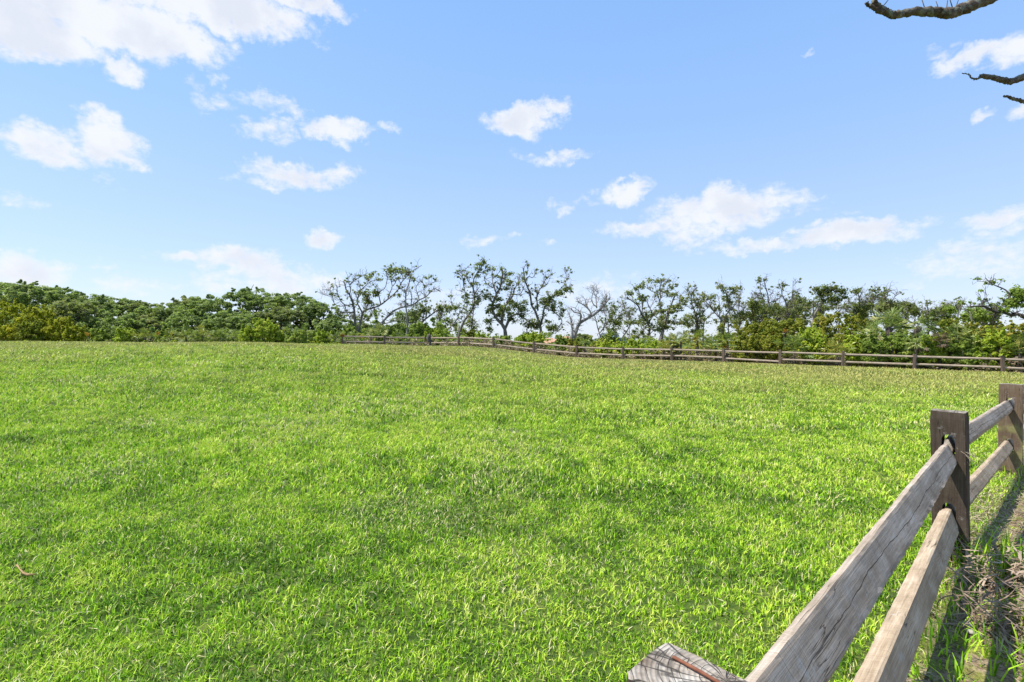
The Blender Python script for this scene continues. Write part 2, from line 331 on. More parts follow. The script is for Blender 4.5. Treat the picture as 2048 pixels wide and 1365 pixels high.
M['rooftile'] = simple('orange roof tile', (.40, .20, .13), (.50, .28, .2), 2)
M['housewall'] = simple('house wall', (.42, .45, .47), (.52, .55, .56), 1)
M['housegrey'] = simple('house grey', (.20, .25, .30), (.26, .31, .36), 1)
M['glass'] = simple('window glass', (.06, .09, .12), (.09, .12, .15), 1, .15)
M['twig'] = simple('brown dead leaf', (.22, .12, .05), (.42, .29, .14), 90)

def ground_mat():
    m, t = mat('turf and soil'); co = t.new('ShaderNodeTexCoord').outputs['Object']
    dry = t.new('ShaderNodeAttribute', attribute_name='dry').outputs['Fac']
    n1 = t.noise(co, .5, 5, .6).outputs['Fac']; n2 = t.noise(co, 14, 6, .7).outputs['Fac']; n3 = t.noise(co, 70, 4, .7).outputs['Fac']
    f = t.math('ADD', t.math('MULTIPLY', n1, .4), t.math('MULTIPLY', n2, .6))
    g = t.ramp(f, [(.32, (.02, .04, .008)), (.5, (.06, .10, .018)), (.62, (.14, .16, .04)), (.72, (.24, .21, .09))])
    sx_ = t.math('ADD', t.math('MULTIPLY', n2, .5), t.math('MULTIPLY', n3, .5))
    s = t.ramp(sx_, [(.34, (.045, .03, .02)), (.47, (.17, .115, .07)), (.56, (.33, .245, .16)), (.66, (.46, .37, .26))])
    moss = t.maprange(t.noise(co, 5.5, 4).outputs['Fac'], .52, .62, 0, .8)
    s = t.mix(moss, s, t.ramp(n3, [(.3, (.10, .13, .02)), (.7, (.30, .32, .05))]))
    col = t.mix(dry, g, s)
    bm = t.new('ShaderNodeBump', {'Height': t.math('ADD', n2, t.math('MULTIPLY', n3, .4)), 'Strength': .8, 'Distance': .03})
    finish(t, t.new('ShaderNodeBsdfPrincipled', {'Base Color': col, 'Roughness': .95, 'Specular IOR Level': .1, 'Normal': bm.outputs[0]}).outputs[0]); return m
M['ground'] = ground_mat()
def blade_mat():
    m, t = mat('grass blades')
    a = t.new('ShaderNodeAttribute', attribute_name='tone').outputs['Fac']
    col = t.ramp(a, [(0, (.022, .080, .005)), (.2, (.125, .30, .012)), (.45, (.325, .58, .022)), (.68, (.56, .75, .05)), (.82, (.62, .70, .12)), (.9, (.70, .63, .28)), (1, (.80, .73, .48))])
    dr = t.new('ShaderNodeAttribute', attribute_name='dry').outputs['Fac']
    col = t.mix(dr, col, (.42, .37, .125))
    b = t.new('ShaderNodeBsdfPrincipled', {'Base Color': col, 'Roughness': .5, 'Specular IOR Level': .16})
    tr = t.new('ShaderNodeBsdfTranslucent', {'Color': t.mix(.25, col, (.28, .52, .02))})
    finish(t, t.new('ShaderNodeMixShader', {0: .30, 1: b.outputs[0], 2: tr.outputs[0]}).outputs[0]); return m
M['blade'] = blade_mat()

# ------------------------------------------------------------------ ground sheet
def axis(lim, fine, step, far):
    a = list(np.arange(0, fine, step)); d = step; x = fine
    while x < lim: a.append(x); d *= 1.16; x += d
    a.append(far); return np.array(a)
ax = axis(400, 14, .25, 6000); xs = np.concatenate([-ax[:0:-1], ax]); ys = np.concatenate([-ax[:0:-1][ax[:0:-1] > 3], np.arange(-3, 0, .25), ax])
X, Y = np.meshgrid(xs, ys); Z = ground(np.clip(X, -300, 300), np.clip(Y, -300, 390)); Z = np.where(np.abs(X) + np.abs(Y) > 700, -1.0, Z)
nx, ny = len(xs), len(ys); I = (np.arange(ny - 1)[:, None] * nx + np.arange(nx - 1)[None]).ravel()
side = right_of_fence(X, Y); farf = np.interp(X.ravel(), [-14, -6.75, -1.3, 4.3, 25.9], [36.6, 38.9, 35.8, 33.4, 22.2]).reshape(X.shape)
dry = np.clip((side + .12) * 4, 0, 1) * np.clip((9 - Y) / 2, 0, 1) * np.clip((Y + 3) / 1, 0, 1)
dry = np.maximum(dry, np.clip((Y - farf + .3) * 1.5, 0, 1) * np.where(X > -3, .8, .45) * np.clip((70 - Y) / 10, 0, 1))
gm = mesh_np('ground', np.stack([X.ravel(), Y.ravel(), Z.ravel()], 1), np.stack([I, I + 1, I + nx + 1, I + nx], 1), M['ground'], {'dry': ('POINT', dry.ravel())}, smooth=True)
tag(obj('ground', gm), kind='structure')

# ------------------------------------------------------------------ grass
def vnoise(x, y, s, seed=0):
    """smooth value noise, vectorised"""
    rng = np.random.default_rng(seed); T = rng.random((256, 256)); x = x * s; y = y * s
    xi = np.floor(x).astype(int); yi = np.floor(y).astype(int); fx = x - xi; fy = y - yi; fx = fx * fx * (3 - 2 * fx); fy = fy * fy * (3 - 2 * fy)
    g = lambda a, b: T[a % 256, b % 256]
    return (g(xi, yi) * (1 - fx) + g(xi + 1, yi) * fx) * (1 - fy) + (g(xi, yi + 1) * (1 - fx) + g(xi + 1, yi + 1) * fx) * fy
def blades(rng, x, y, h, w, lean, tone, curl=.6, tuft=0.):
    n = len(x); th = rng.uniform(0, 2 * np.pi, n)
    if tuft: th = vnoise(x, y, tuft, 71) * 14 + rng.normal(0, 1.3, n); lean = lean * (.75 + .5 * vnoise(x, y, tuft * .8, 72))
    z = ground(x, y) - .004
    base = np.stack([x, y, z], 1); d = np.stack([np.cos(th), np.sin(th), np.zeros(n)], 1)
    s = np.stack([-np.sin(th), np.cos(th), np.zeros(n)], 1); up = np.array([0, 0, 1.])
    tw = rng.uniform(-.8, .8, n)[:, None]; s = s * np.cos(tw) + d * np.sin(tw)
    l = lean[:, None] * d; H = h[:, None]; w = w[:, None]
    m_ = base + (up * .55 + l * .35) * H; t_ = base + (up * (1 - curl * .25 * lean[:, None] ** 2) + l * 1.1) * H
    V = np.stack([base - s * w * .5, base + s * w * .5, m_ + s * w * .42, m_ - s * w * .42, t_ + s * w * .10, t_ - s * w * .10], 1).reshape(-1, 3)
    k = np.arange(n)[:, None] * 6
    F = np.concatenate([k + [0, 1, 2, 3], k + [3, 2, 4, 5]]); T = np.repeat(tone, 6)
    return V, F, T
def field_points(rng, y0, y1, dens):
    A = 1.2 * (y1 ** 2 - y0 ** 2) + 2.0 * (y1 - y0); n = int(A * dens)
    y = np.sqrt(rng.uniform(y0 ** 2, y1 ** 2, n)); x = rng.uniform(-1, 1, n) * (1.2 * y + 1.0)
    return x, y
VV, FF, TT, DD = [], [], [], []; off = 0
def push(b, dry=None):
    global off
    V, F, T = b; DD.append(np.zeros(len(T)) if dry is None else np.repeat(dry, 6)); VV.append(V); FF.append(F + off); TT.append(T); off += len(V)
rng = np.random.default_rng(7)
def lawn_tone(x, y, n, dryk):
    p = vnoise(x, y, .55, 1) * .15 + vnoise(x, y, 1.7, 2) * .30 + vnoise(x, y, 6, 3) * .55
    t = .10 + .68 * np.clip((p - .5) * 1.55 + .49, 0, 1) + rng.normal(0, .235, n)
    t += dryk
    straw = rng.random(n) < (.07 + .18 * np.clip(vnoise(x, y, 1.1, 9) - .58, 0, 1) * 3)
    t = np.where(straw, rng.uniform(.84, 1, n), np.clip(t, 0, .82)); return t
for (y0, y1, dens, h0, w0, tf_, gs) in ((.5, 2.2, 17000, .024, .0046, 38, 46), (2.2, 4, 11500, .029, .0060, 32, 36), (4, 7, 5200, .040, .0098, 22, 24), (7, 11, 2100, .058, .0155, 14, 15), (11, 17, 820, .082, .025, 9, 9), (17, 26, 270, .090, .045, 4.5, 5), (26, 40, 110, .060, .055, 3, 3)):
    x, y = field_points(rng, y0, y1, dens)
    lim = np.interp(x, [-40, -14, -6.75, -1.3, 4.3, 25.9, 40], [36, 36.6, 38.9, 35.8, 33.4, 22.2, 15]) + .3
    k = (right_of_fence(x, y) < rng.normal(-.02, .10, len(x))) & (y < lim) | (y > 9) & (y < lim)
    # grass thins out in little gaps that let the dark thatch show
    k &= rng.random(len(x)) < .0 + 1.5 * vnoise(x, y, gs, 5)
    x, y = x[k], y[k]; n = len(x)
    dk = np.interp(y, [5, 18, 30], [.03, .02, .0]) + .10 * np.clip(vnoise(x, y, .16, 12) - .35, 0, 1) * np.clip((y - 8) / 8, 0, 1)
    hh = h0 * rng.uniform(.55, 1.35, n) * (.85 + .3 * vnoise(x, y, 1.3, 4)) * np.interp(y, [0, 26, 34], [1, 1, .8])
    ln = np.abs(rng.normal(.50, .42, n)); push(blades(rng, x, y, hh, w0 * rng.uniform(.5, 1.3, n), ln, lawn_tone(x, y, n, dk), tuft=tf_), np.clip(rng.normal(0, .22, n) + np.interp(y, [3, 7, 12, 18, 30], [-.08, .07, .42, .85, 1.05]) * (.55 + .9 * vnoise(x, y, .35, 88)) + .35 * np.clip(vnoise(x, y, 1.4, 89) - .62, 0, 1), 0, .92))
# pale clippings lying on the lawn
x, y = field_points(rng, .6, 12, 110); k = right_of_fence(x, y) < 0; x, y = x[k], y[k]; n = len(x)
push(blades(rng, x, y, rng.uniform(.012, .032, n), rng.uniform(.003, .0055, n), rng.uniform(.5, 1.6, n), rng.uniform(.84, 1, n)))
# coarse tall blades along and beyond the near fence
x, y = field_points(rng, .8, 8.5, 420); s_ = right_of_fence(x, y)
pn = vnoise(x, y, 3.1, 21); k = (s_ > -.10) & (s_ < 4) & (rng.random(len(x)) < np.where(pn > .64, .85, .09)); x, y = x[k], y[k]; n = len(x)
push(blades(rng, x, y, rng.uniform(.03, .11, n), rng.uniform(.004, .008, n), np.abs(rng.normal(.5, .4, n)), np.clip(rng.normal(.48, .2, n), 0, .84)))
for (cx, cy, r, q, h0) in ((2.70, 2.85, .16, 90, .26), (2.95, 2.75, .25, 150, .24), (2.45, 2.35, .25, 60, .16), (3.1, 2.5, .3, 90, .22), (2.1, 2.05, .3, 90, .11), (1.9, 2.0, .25, 90, .09), (2.6, 2.1, .35, 110, .16), (1.55, 1.75, .2, 50, .07), (2.3, 1.75, .3, 90, .14), (5.0, 4.9, .2, 50, .16), (3.4, 2.9, .3, 60, .2)):
    n = q; a = rng.uniform(0, 6.28, n); rr = r * np.sqrt(rng.random(n)); x = cx + rr * np.cos(a); y = cy + rr * np.sin(a)
    push(blades(rng, x, y, h0 * rng.uniform(.4, 1.1, n), rng.uniform(.005, .009, n), np.abs(rng.normal(.45, .35, n)), np.clip(rng.normal(.38, .18, n), 0, .8)))
gr = mesh_np('grass', np.concatenate(VV), np.concatenate(FF), M['blade'], {'tone': ('POINT', np.concatenate(TT)), 'dry': ('POINT', np.concatenate(DD))})
tag(obj('grass', gr), 'bright green lawn grass with pale straw coloured tips', 'grass', kind='stuff')
# straw litter on the bare side of the fence
n = 52000; y = np.sqrt(rng.uniform(.6, 60, n)); x = rng.uniform(0, 1.3, n) * y; s_ = right_of_fence(x, y); k = (s_ > -.12) & (s_ < 4) & (vnoise(x, y, 2.3, 33) > .3); x, y = x[k], y[k]; n = len(x)
th = rng.uniform(0, 6.28, n); L = rng.uniform(.02, .10, n) ** 1.0 / 2; wd = rng.uniform(.0015, .004, n); z = ground(x, y) + rng.uniform(.002, .03, n); dz = rng.normal(0, .01, n)
d = np.stack([np.cos(th) * L, np.sin(th) * L, dz], 1); s = np.stack([-np.sin(th) * wd, np.cos(th) * wd, np.zeros(n)], 1); c = np.stack([x, y, z], 1)
V = np.stack([c - d - s, c - d + s, c + d + s, c + d - s], 1).reshape(-1, 3)
tag(obj('straw_litter', mesh_np('straw_litter', V, np.arange(4 * n).reshape(-1, 4), M['dryleaf'], {'tone': ('POINT', np.repeat(rng.uniform(.3, 1, n), 4))})), 'dry straw and leaf litter scattered on the bare soil beside the near fence', 'litter', kind='stuff')

# ------------------------------------------------------------------ near split rail fence
def rail_mesh(name, L, prof, m, seed, taper0=True, taper1=True, seg=70, tz=.45):
    """hewn rail along +X; prof = list of (across, up) with the line of the fence at 0"""
    rng = np.random.default_rng(seed); P = []
    q = np.array(prof, float); nq = []
    for i in range(len(q)):                       # round every arris a little
        a, b, c = q[i - 1], q[i], q[(i + 1) % len(q)]
        for w_, o_ in ((a, .10), (c, .10)): nq.append(b + (w_ - b) * min(o_, .008 / (np.linalg.norm(w_ - b) + 1e-9)))
    rag = np.array([1. if (v_[0] < -.03 and v_[1] > -.11) else .18 for v_ in nq])    # the lower arris is ragged
    q = np.array(nq); cen = q.mean(0); n = len(q); xs_ = np.concatenate([np.linspace(0, .3, 12), np.linspace(.3, L - .3, seg)[1:-1], np.linspace(L - .3, L, 12)])
    wob = np.cumsum(rng.normal(0, .0005, (len(xs_), n)), 0); wob -= np.linspace(0, 1, len(xs_))[:, None] * wob[-1]
    V = []
    for i, x_ in enumerate(xs_):
        k = 1.
        if taper0: k = min(k, np.interp(x_, [0, .07, .20], [.60, .70, 1]))
        if taper1: k = min(k, np.interp(x_, [L - .20, L - .07, L], [1, .70, .60]))
        p = cen + (q - cen) * [k, tz + (1 - tz) * k]; p = p * 1.0
        dr = (p - cen) / (np.linalg.norm(p - cen, axis=1)[:, None] + 1e-9)
        p = p + dr * (wob[i] + rng.normal(0, .0007, n) - rag * np.abs(rng.normal(0, .0024, n)) * (rng.random(n) < .5))[:, None]
        V.append(np.stack([np.full(n, x_), p[:, 0], p[:, 1]], 1))
    V = np.concatenate(V); m_ = len(xs_); i = np.arange(m_ - 1)[:, None] * n; j = np.arange(n)[None]; j2 = (j + 1) % n
    F = np.stack([i + j, i + n + j, i + n + j2, i + j2], -1).reshape(-1, 4)
    me = mesh_np(name, V, F, m)
    bm = bmesh.new(); bm.from_mesh(me); bm.verts.ensure_lookup_table()
    bm.faces.new([bm.verts[k] for k in range(n)]); bm.faces.new([bm.verts[(m_ - 1) * n + k] for k in range(n - 1, -1, -1)])
    bmesh.ops.recalc_face_normals(bm, faces=bm.faces)
    for f_ in bm.faces: f_.smooth = False
    bm.to_mesh(me); bm.free(); return me
def post_mesh(name, w, d, h, slots, m, seed, slot_w=.062, slot_h=.135, top=None, below=.25):
    """squared post; local Y across the fence, X along it; slots are heights from the top to the slot's crown"""
    rnd = random.Random(seed); bm = bmesh.new(); rows = 26
    cs = [(-d/2, -w/2), (-d/2, w/2), (d/2, w/2), (d/2, -w/2)]; ring = []
    for i in range(4):
        a, b = Vector(cs[i]), Vector(cs[(i + 1) % 4])
        for t in (.04, .35, .65, .96): ring.append(a.lerp(b, t))
    L = []
    off_ = [rnd.uniform(-.002, .002) for _ in ring]
    for r in range(rows + 1):
        z = -below + (h + below) * r / rows; row = []
        for k, p in enumerate(ring):
            off_[k] += rnd.uniform(-.0014, .0014); off_[k] *= .97; s = 1 + off_[k] / max(p.length, .01)
            if r == rows: s *= rnd.uniform(.955, .995)
            zz = z + (rnd.uniform(-.003, .003) if r == rows else 0)
            row.append(bm.verts.new((p.x * s, p.y * s, zz)))
        L.append(row)
    n = len(ring)
    for r in range(rows):
        for k in range(n): bm.faces.new((L[r][k], L[r + 1][k], L[r + 1][(k + 1) % n], L[r][(k + 1) % n]))
    tf = bm.faces.new(L[-1]); bm.faces.new(L[0][::-1]); [setattr(f_, 'smooth', False) for f_ in bm.faces]; bmesh.ops.recalc_face_normals(bm, faces=bm.faces)
    tf.material_index = 1
    # lay the grain (object X) upright: swap so that mesh X is up
    me = bpy.data.meshes.new(name); bm.to_mesh(me); bm.free()
    me.materials.append(m); me.materials.append(M['endgrain'])
    if slots:
        ob = bpy.data.objects.new('tmp', me); C.objects.link(ob); cb = bmesh.new()
        for s in slots:
            zt = h - s; K = 12; r_ = slot_w / 2; pts = []
            for k in range(K + 1): a = math.pi * k / K; pts.append((r_ * math.cos(a), zt - r_ + r_ * math.sin(a)))
            for k in range(K + 1): a = math.pi + math.pi * k / K; pts.append((r_ * math.cos(a), zt - slot_h + r_ + r_ * math.sin(a)))
            A = [cb.verts.new((-.3, y_, z_)) for y_, z_ in pts]; B = [cb.verts.new((.3, y_, z_)) for y_, z_ in pts]; q = len(pts)
            for k in range(q): cb.faces.new((A[k], A[(k + 1) % q], B[(k + 1) % q], B[k]))
            cb.faces.new(A[::-1]); cb.faces.new(B)
        bmesh.ops.recalc_face_normals(cb, faces=cb.faces); cm = bpy.data.meshes.new('cut'); cb.to_mesh(cm); cb.free(); cm.materials.append(m)
        co = bpy.data.objects.new('cut', cm); C.objects.link(co); md = ob.modifiers.new('b', 'BOOLEAN'); md.object = co; md.operation = 'DIFFERENCE'; md.solver = 'EXACT'
        dg = bpy.context.evaluated_depsgraph_get(); me2 = bpy.data.meshes.new_from_object(ob.evaluated_get(dg)); me2.name = name
        bpy.data.objects.remove(ob); bpy.data.objects.remove(co); me = me2
    # rotate so object X = up (grain): the object is turned back when placed
    me.transform(Matrix(((0, 0, 1, 0), (0, 1, 0, 0), (-1, 0, 0, 0), (0, 0, 0, 1)))); me.update(); return me
GRAIN_UP = Matrix(((0, 0, -1), (0, 1, 0), (1, 0, 0))).to_4x4()
def place_post(o, x, y, z, yaw, tilt=(0, 0)):
    o.matrix_world = Matrix.Translation((x, y, z)) @ Matrix.Rotation(yaw, 4, 'Z') @ Matrix.Rotation(tilt[0], 4, 'X') @ Matrix.Rotation(tilt[1], 4, 'Y') @ GRAIN_UP
def place_rail(o, a, b, sx_=1., roll=0.):
    a = Vector(a); b = Vector(b); x_ = (b - a).normalized(); y_ = Vector((0, 0, 1)).cross(x_).normalized(); z_ = x_.cross(y_)
    R = Matrix((x_, y_, z_)).transposed().to_4x4()
    o.matrix_world = Matrix.Translation(a) @ R @ Matrix.Rotation(roll, 4, 'X') @ Matrix.Scale(sx_, 4, (1, 0, 0))
nf = empty('split_rail_fence', (0, 0, 0), 'weathered grey two rail fence close by, running from the foreground past the slotted brown post', 'fence')
def zw(z): return z + EYE
yawAB = math.atan2(*(FENCE_B - FENCE_A)[::-1]); yawBC = math.atan2(*(FENCE_C - FENCE_B)[::-1])
# (position, top z, yaw, width, depth, material, label)
NP = [(FENCE_A + [-.008, .004], -.455, yawAB, .152, .110, 'postwood', 'sawn post top with cracked end grain and a rusty nail'),
      (FENCE_B, -.42, yawBC + .02, .165, .115, 'postwood', 'dark brown slotted post'),
      (FENCE_C, -.43, yawBC - .02, .17, .13, 'postold', 'rust stained slotted post'),
      (FENCE_D, -.44, yawBC, .16, .12, 'postwood', None)]
for i, (p, zt, yaw, w, d, m, lb) in enumerate(NP):
    g = gz(*p); h = zw(zt) - g
    o = obj('post', post_mesh('post', w, d, h, [.135, .54], M[m], 11 + i), nf); place_post(o, p[0], p[1], g, yaw, (random.Random(i).uniform(-.012, .012), 0.))
    if lb: o['label'] = lb
    if i == 0:                                     # nail lying on the end grain
        t = Tubes(8); t.add([(0, 0, 0), (.045, 0, .001), (.09, 0, 0)], [.0024, .0026, .0022])
        na = obj('nail', t.mesh('nail', M['rust']), o)
        na.matrix_world = Matrix.Translation((p[0] - .012, p[1] + .045, zw(zt) + .004)) @ Matrix.Rotation(math.radians(-52), 4, 'Z'); na['label'] = 'rusty orange nail bent flat on the post top'
# profiles seen from the camera side: across is positive to the field (left), up
UP = [(.047, -.06), (.036, 0), (.010, .006), (-.038, -.088), (-.026, -.122), (.030, -.125)]
LO = [(.050, -.055), (.045, -.002), (-.006, .010), (-.046, -.092), (-.024, -.135), (.036, -.125)]
UP2 = [(.045, -.05), (.030, 0), (.004, .004), (-.036, -.070), (-.022, -.105), (.030, -.105)]
def nrail(a, b, z0, z1, prof, m, seed, ext=.05, lb=None):
    a = np.array(a); b = np.array(b); d = (b - a) / np.linalg.norm(b - a); A = a - d * ext; B = b + d * ext; L = float(np.linalg.norm(B - A))
    o = obj('rail', rail_mesh('rail', L, prof, M[m], seed), nf); place_rail(o, (A[0], A[1], zw(z0)), (B[0], B[1], zw(z1)))
    if lb: o['label'] = lb
nrail(FENCE_A + [-.014, .014], FENCE_B, -.61, -.612, UP, 'railwood', 1, lb='grey upper rail with a long drying crack')
nrail(FENCE_A + [-.004, .004], FENCE_B, -1.0, -.995, LO, 'railbrown', 2, lb='tan lower rail with saw marks')
nrail(FENCE_B, FENCE_C, -.575, -.59, UP2, 'railwood', 3); nrail(FENCE_B, FENCE_C, -.985, -.985, UP2, 'railbrown', 4)
nrail(FENCE_C, FENCE_D, -.60, -.60, UP2, 'railwood', 5); nrail(FENCE_C, FENCE_D, -1.0, -1.0, UP2, 'railbrown', 6)
# dry grass caught in the slot
t = Tubes(4); rr = np.random.default_rng(5); b0 = np.array([FENCE_B[0] - .01, FENCE_B[1] - .06, zw(-.625)])
for k in range(11):
    d = np.array([rr.uniform(.2, 1), rr.uniform(-.9, -.3), rr.uniform(-1.3, -.1)]); d /= np.linalg.norm(d); L = rr.uniform(.05, .15); q = rr.normal(0, .02, 3)
    t.add([b0 + rr.normal(0, .006, 3), b0 + d * L * .5 + q * .6, b0 + d * L + q], [.0011, .0009, .0006])
tag(obj('dry_grass_wisp', t.mesh('dry_grass_wisp', simple('pale straw', (.45, .36, .24), (.6, .5, .38), 30))), 'thin pale straws caught in the upper slot of the dark brown near post', 'dry grass')

# ------------------------------------------------------------------ far fence
far_posts = [(-12.55, 37.0), (-9.69, 38.0), (-6.75, 39.0), (-4.01, 37.5), (-1.33, 36.0), (1.54, 35.0), (4.33, 33.6), (7.15, 32.2), (9.84, 30.8), (12.45, 29.4), (15.0, 28.0), (17.55, 26.55), (20.18, 25.1), (23.25, 23.7), (25.98, 22.25)]
ff = empty('split_rail_fence', (0, 0, 0), 'long low two rail fence along the far edge of the field', 'fence')
fpm = post_mesh('post', .15, .13, .86, [.12, .50], M['postfar'], 40); fpm2 = post_mesh('post', .14, .12, .82, [.12, .48], M['postfar'], 41)
FR = [(.045, -.05), (.035, .0), (-.015, .0), (-.045, -.06), (-.02, -.105), (.035, -.105)]
frm = rail_mesh('rail', 3.1, FR, M['railfar'], 50, seg=14); frm2 = rail_mesh('rail', 3.1, FR, M['railfar'], 51, seg=14)
rnd = random.Random(3)
base = [(x, y, gz(x, y)) for x, y in far_posts]
for i, (x, y, z) in enumerate(base):
    q = base[min(i + 1, len(base) - 1)]; p = base[max(i - 1, 0)]; yaw = math.atan2(q[1] - p[1], q[0] - p[0])
    o = obj('post', fpm if i % 3 else fpm2, ff); place_post(o, x, y, z - .02, yaw + rnd.uniform(-.15, .15), (rnd.uniform(-.03, .03), rnd.uniform(-.03, .03)))
    if i:
        a = Vector(base[i - 1]); b = Vector((x, y, z)); d = (b - a); e = d.normalized() * .05; s = (d.length + .1) / 3.1
        for hgt, mm in ((.70, frm2 if i % 2 else frm), (.31, frm)):
            o = obj('rail', mm, ff); dz = Vector((0, 0, hgt + .03 + rnd.uniform(-.02, .02))); dz2 = Vector((0, 0, hgt + .03 + rnd.uniform(-.02, .02)))
            if i == 10 and hgt < .5: dz.z -= .05; dz2.z -= .1
            place_rail(o, a - e + dz, b + e + dz2, s, rnd.uniform(-.1, .1))

# ------------------------------------------------------------------ foliage builders
def px3(x, y, Y): return np.array([(x - 1024) / FPX * Y, Y, (682 - y) / FPX * Y + EYE])
ORD = ['first', 'second', 'third', 'fourth', 'fifth', 'sixth', 'seventh', 'eighth', 'ninth', 'tenth', 'eleventh', 'twelfth', 'thirteenth', 'fourteenth']

def wander(rng, a, d, L, n, kink):
    pts = [a]; d = d / np.linalg.norm(d)
    for i in range(n):
        d = d + rng.normal(0, kink, 3) * [1, 1, .8]; d[2] += .06; d /= np.linalg.norm(d); pts.append(pts[-1] + d * L / n)
    return np.array(pts)
def gnarly(name, label, limbs, leaves, Y, seed, cat='tree', group='gnarled oaks beyond the far fence', leafmat='oakleaf', barkmat='bark', twigs=1.0, r0=.2, sc=6.2, leafk=1.0, droot=1.6, size=.145):
    """limbs: polylines of survey pixels [(x,y)..] drawn trunk first; leaves: (x,y,r). Depth wanders so the crown is round."""
    rng = np.random.default_rng(seed); tb = Tubes(6); tips = []; paths = []
    bx, by = limbs[0][0]; gx = (bx - 1024) / FPX * Y; base = np.array([gx, Y, gz(gx, Y) - .1])
    for li, pl in enumerate(limbs):
        P = []; dy = 0.
        # start depth from the nearest point of an earlier limb
        Y0 = Y; rr = r0 * .88
        if paths:
            best = 1e9
            for (pp, dd, ra) in paths:
                for (q, y_, r_) in zip(pp, dd, ra):
                    D_ = (q[0] - pl[0][0]) ** 2 + (q[1] - pl[0][1]) ** 2
                    if D_ < best: best = D_; Y0 = y_; rr = r_ * .8
            if best > 12 ** 2: Y0 = Y + rng.uniform(-.3, .3); rr = r0 * .5
        slope = rng.uniform(-1.3, 1.3) if li else .0; yy = Y0; ys_ = []; last = pl[0]
        for (x_, y_) in pl:
            seg = math.hypot(x_ - last[0], y_ - last[1]) / FPX * Y; yy += slope * seg * .55 + rng.normal(0, .05); last = (x_, y_); ys_.append(yy)
        # resample with small kinks
        pts = [px3(a[0], a[1], b) for a, b in zip(pl, ys_)]
        if li == 0 or (not paths): pts.insert(0, np.array([pts[0][0], pts[0][1], base[2]])) 
        elif best > 12 ** 2: pts.insert(0, np.array([pts[0][0], pts[0][1], gz(pts[0][0], pts[0][1]) - .1]))
        Q = []
        for i in range(len(pts) - 1):
            n = max(2, int(np.linalg.norm(pts[i + 1] - pts[i]) / .25))
            for k in range(n):
                t = k / n; Q.append(pts[i] * (1 - t) + pts[i + 1] * t + (rng.normal(0, .028, 3) if 0 < i + k else 0))
        Q.append(pts[-1]); Q = np.array(Q); m = len(Q)
        # smooth corners lightly
        Q[1:-1] = Q[1:-1] * .5 + (Q[:-2] + Q[2:]) * .25
        end = max(.018, rr * .25); ra = rr + (end - rr) * np.linspace(0, 1, m) ** .8
        if li == 0: ra[:3] *= [1.35, 1.15, 1.05][:3]
        tb.add(Q, ra, .12, rng); paths.append(([( (q[0] / q[1]) * FPX + 1024, 682 - (q[2] - EYE) / q[1] * FPX) for q in Q], list(Q[:, 1]), list(ra)))
        # twigs along the outer part
        L = np.linalg.norm(np.diff(Q, axis=0), axis=1).sum()
        nt = int(L * 4.2 * twigs) + (3 if twigs else 0)
        for k in range(nt):
            i = int(m * rng.uniform(.3, 1)) - 1; i = max(1, i); dr = (Q[i] - Q[i - 1]); dr /= np.linalg.norm(dr) + 1e-9
            dr = dr * .8 + rng.normal(0, .75, 3); dr[2] += .3
            tl = rng.uniform(.25, 1.0); W_ = wander(rng, Q[i], dr, tl, 5, .42); r1 = min(ra[i] * .55, .032)
            tb.add(W_, np.linspace(r1, .009, 6)); tips.append(W_[-1])
            for _ in range(2):
                j = rng.integers(1, 5); W2 = wander(rng, W_[j], rng.normal(0, 1, 3) + [0, 0, .5], tl * .5, 4, .45); tb.add(W2, np.linspace(r1 * .5, .006, 5)); tips.append(W2[-1])
    root = empty(name, tuple(base + [0, 0, .1]), label, cat, group)
    def loc(me):  # move mesh into the root's frame
        me.transform(Matrix.Translation(-Vector(root.location))); return me
    obj('trunk', loc(tb.mesh('trunk', M[barkmat])), root)
    cens = []; rads = []
    allp = [(q, y_) for pp, dd, _ in paths for q, y_ in zip(pp, dd)]
    for (x_, y_, r_) in leaves:
        Yn = min(allp, key=lambda a: (a[0][0] - x_) ** 2 + (a[0][1] - y_) ** 2)[1]; R = r_ / FPX * Y
        k = max(3, int((r_ ** 2) / 6.5 * leafk) + 1)
        for _ in range(k):
            d = rng.normal(0, .5, 3) * [R, R, R * .75]; c = px3(x_, y_, Yn) + d
            cens.append(c); rads.append(rng.uniform(.10, .34))
    for c in tips:
        if rng.random() < .12 * leafk: cens.append(c + rng.normal(0, .06, 3)); rads.append(rng.uniform(.06, .16))
    if cens:
        Pn, Nn, Tn = clump_leaves(rng, np.array(cens), rads, 24, .1, .8, True); V, F = leaf_quads(rng, Pn, size, Nn)
        obj('crown', loc(mesh_np('crown', V, F, M[leafmat], {'tone': ('POINT', np.repeat(Tn, 4))})), root)
    return root
def K(ox, oy, s):  # survey crops were enlarged: back to photo pixels
    def f(*pls): return [[(ox + a / s, oy + b / s) for a, b in pl] for pl in pls]
    def g(*bl): return [(ox + a / s, oy + b / s, r / s) for a, b, r in bl]
    return f, g
f3, g3 = K(620, 500, 6.203); f4, g4 = K(900, 500, 5.689); f5, g5 = K(1230, 540, 6.206); f6, g6 = K(1500, 550, 5.851); f7, g7 = K(1760, 540, 6.205)

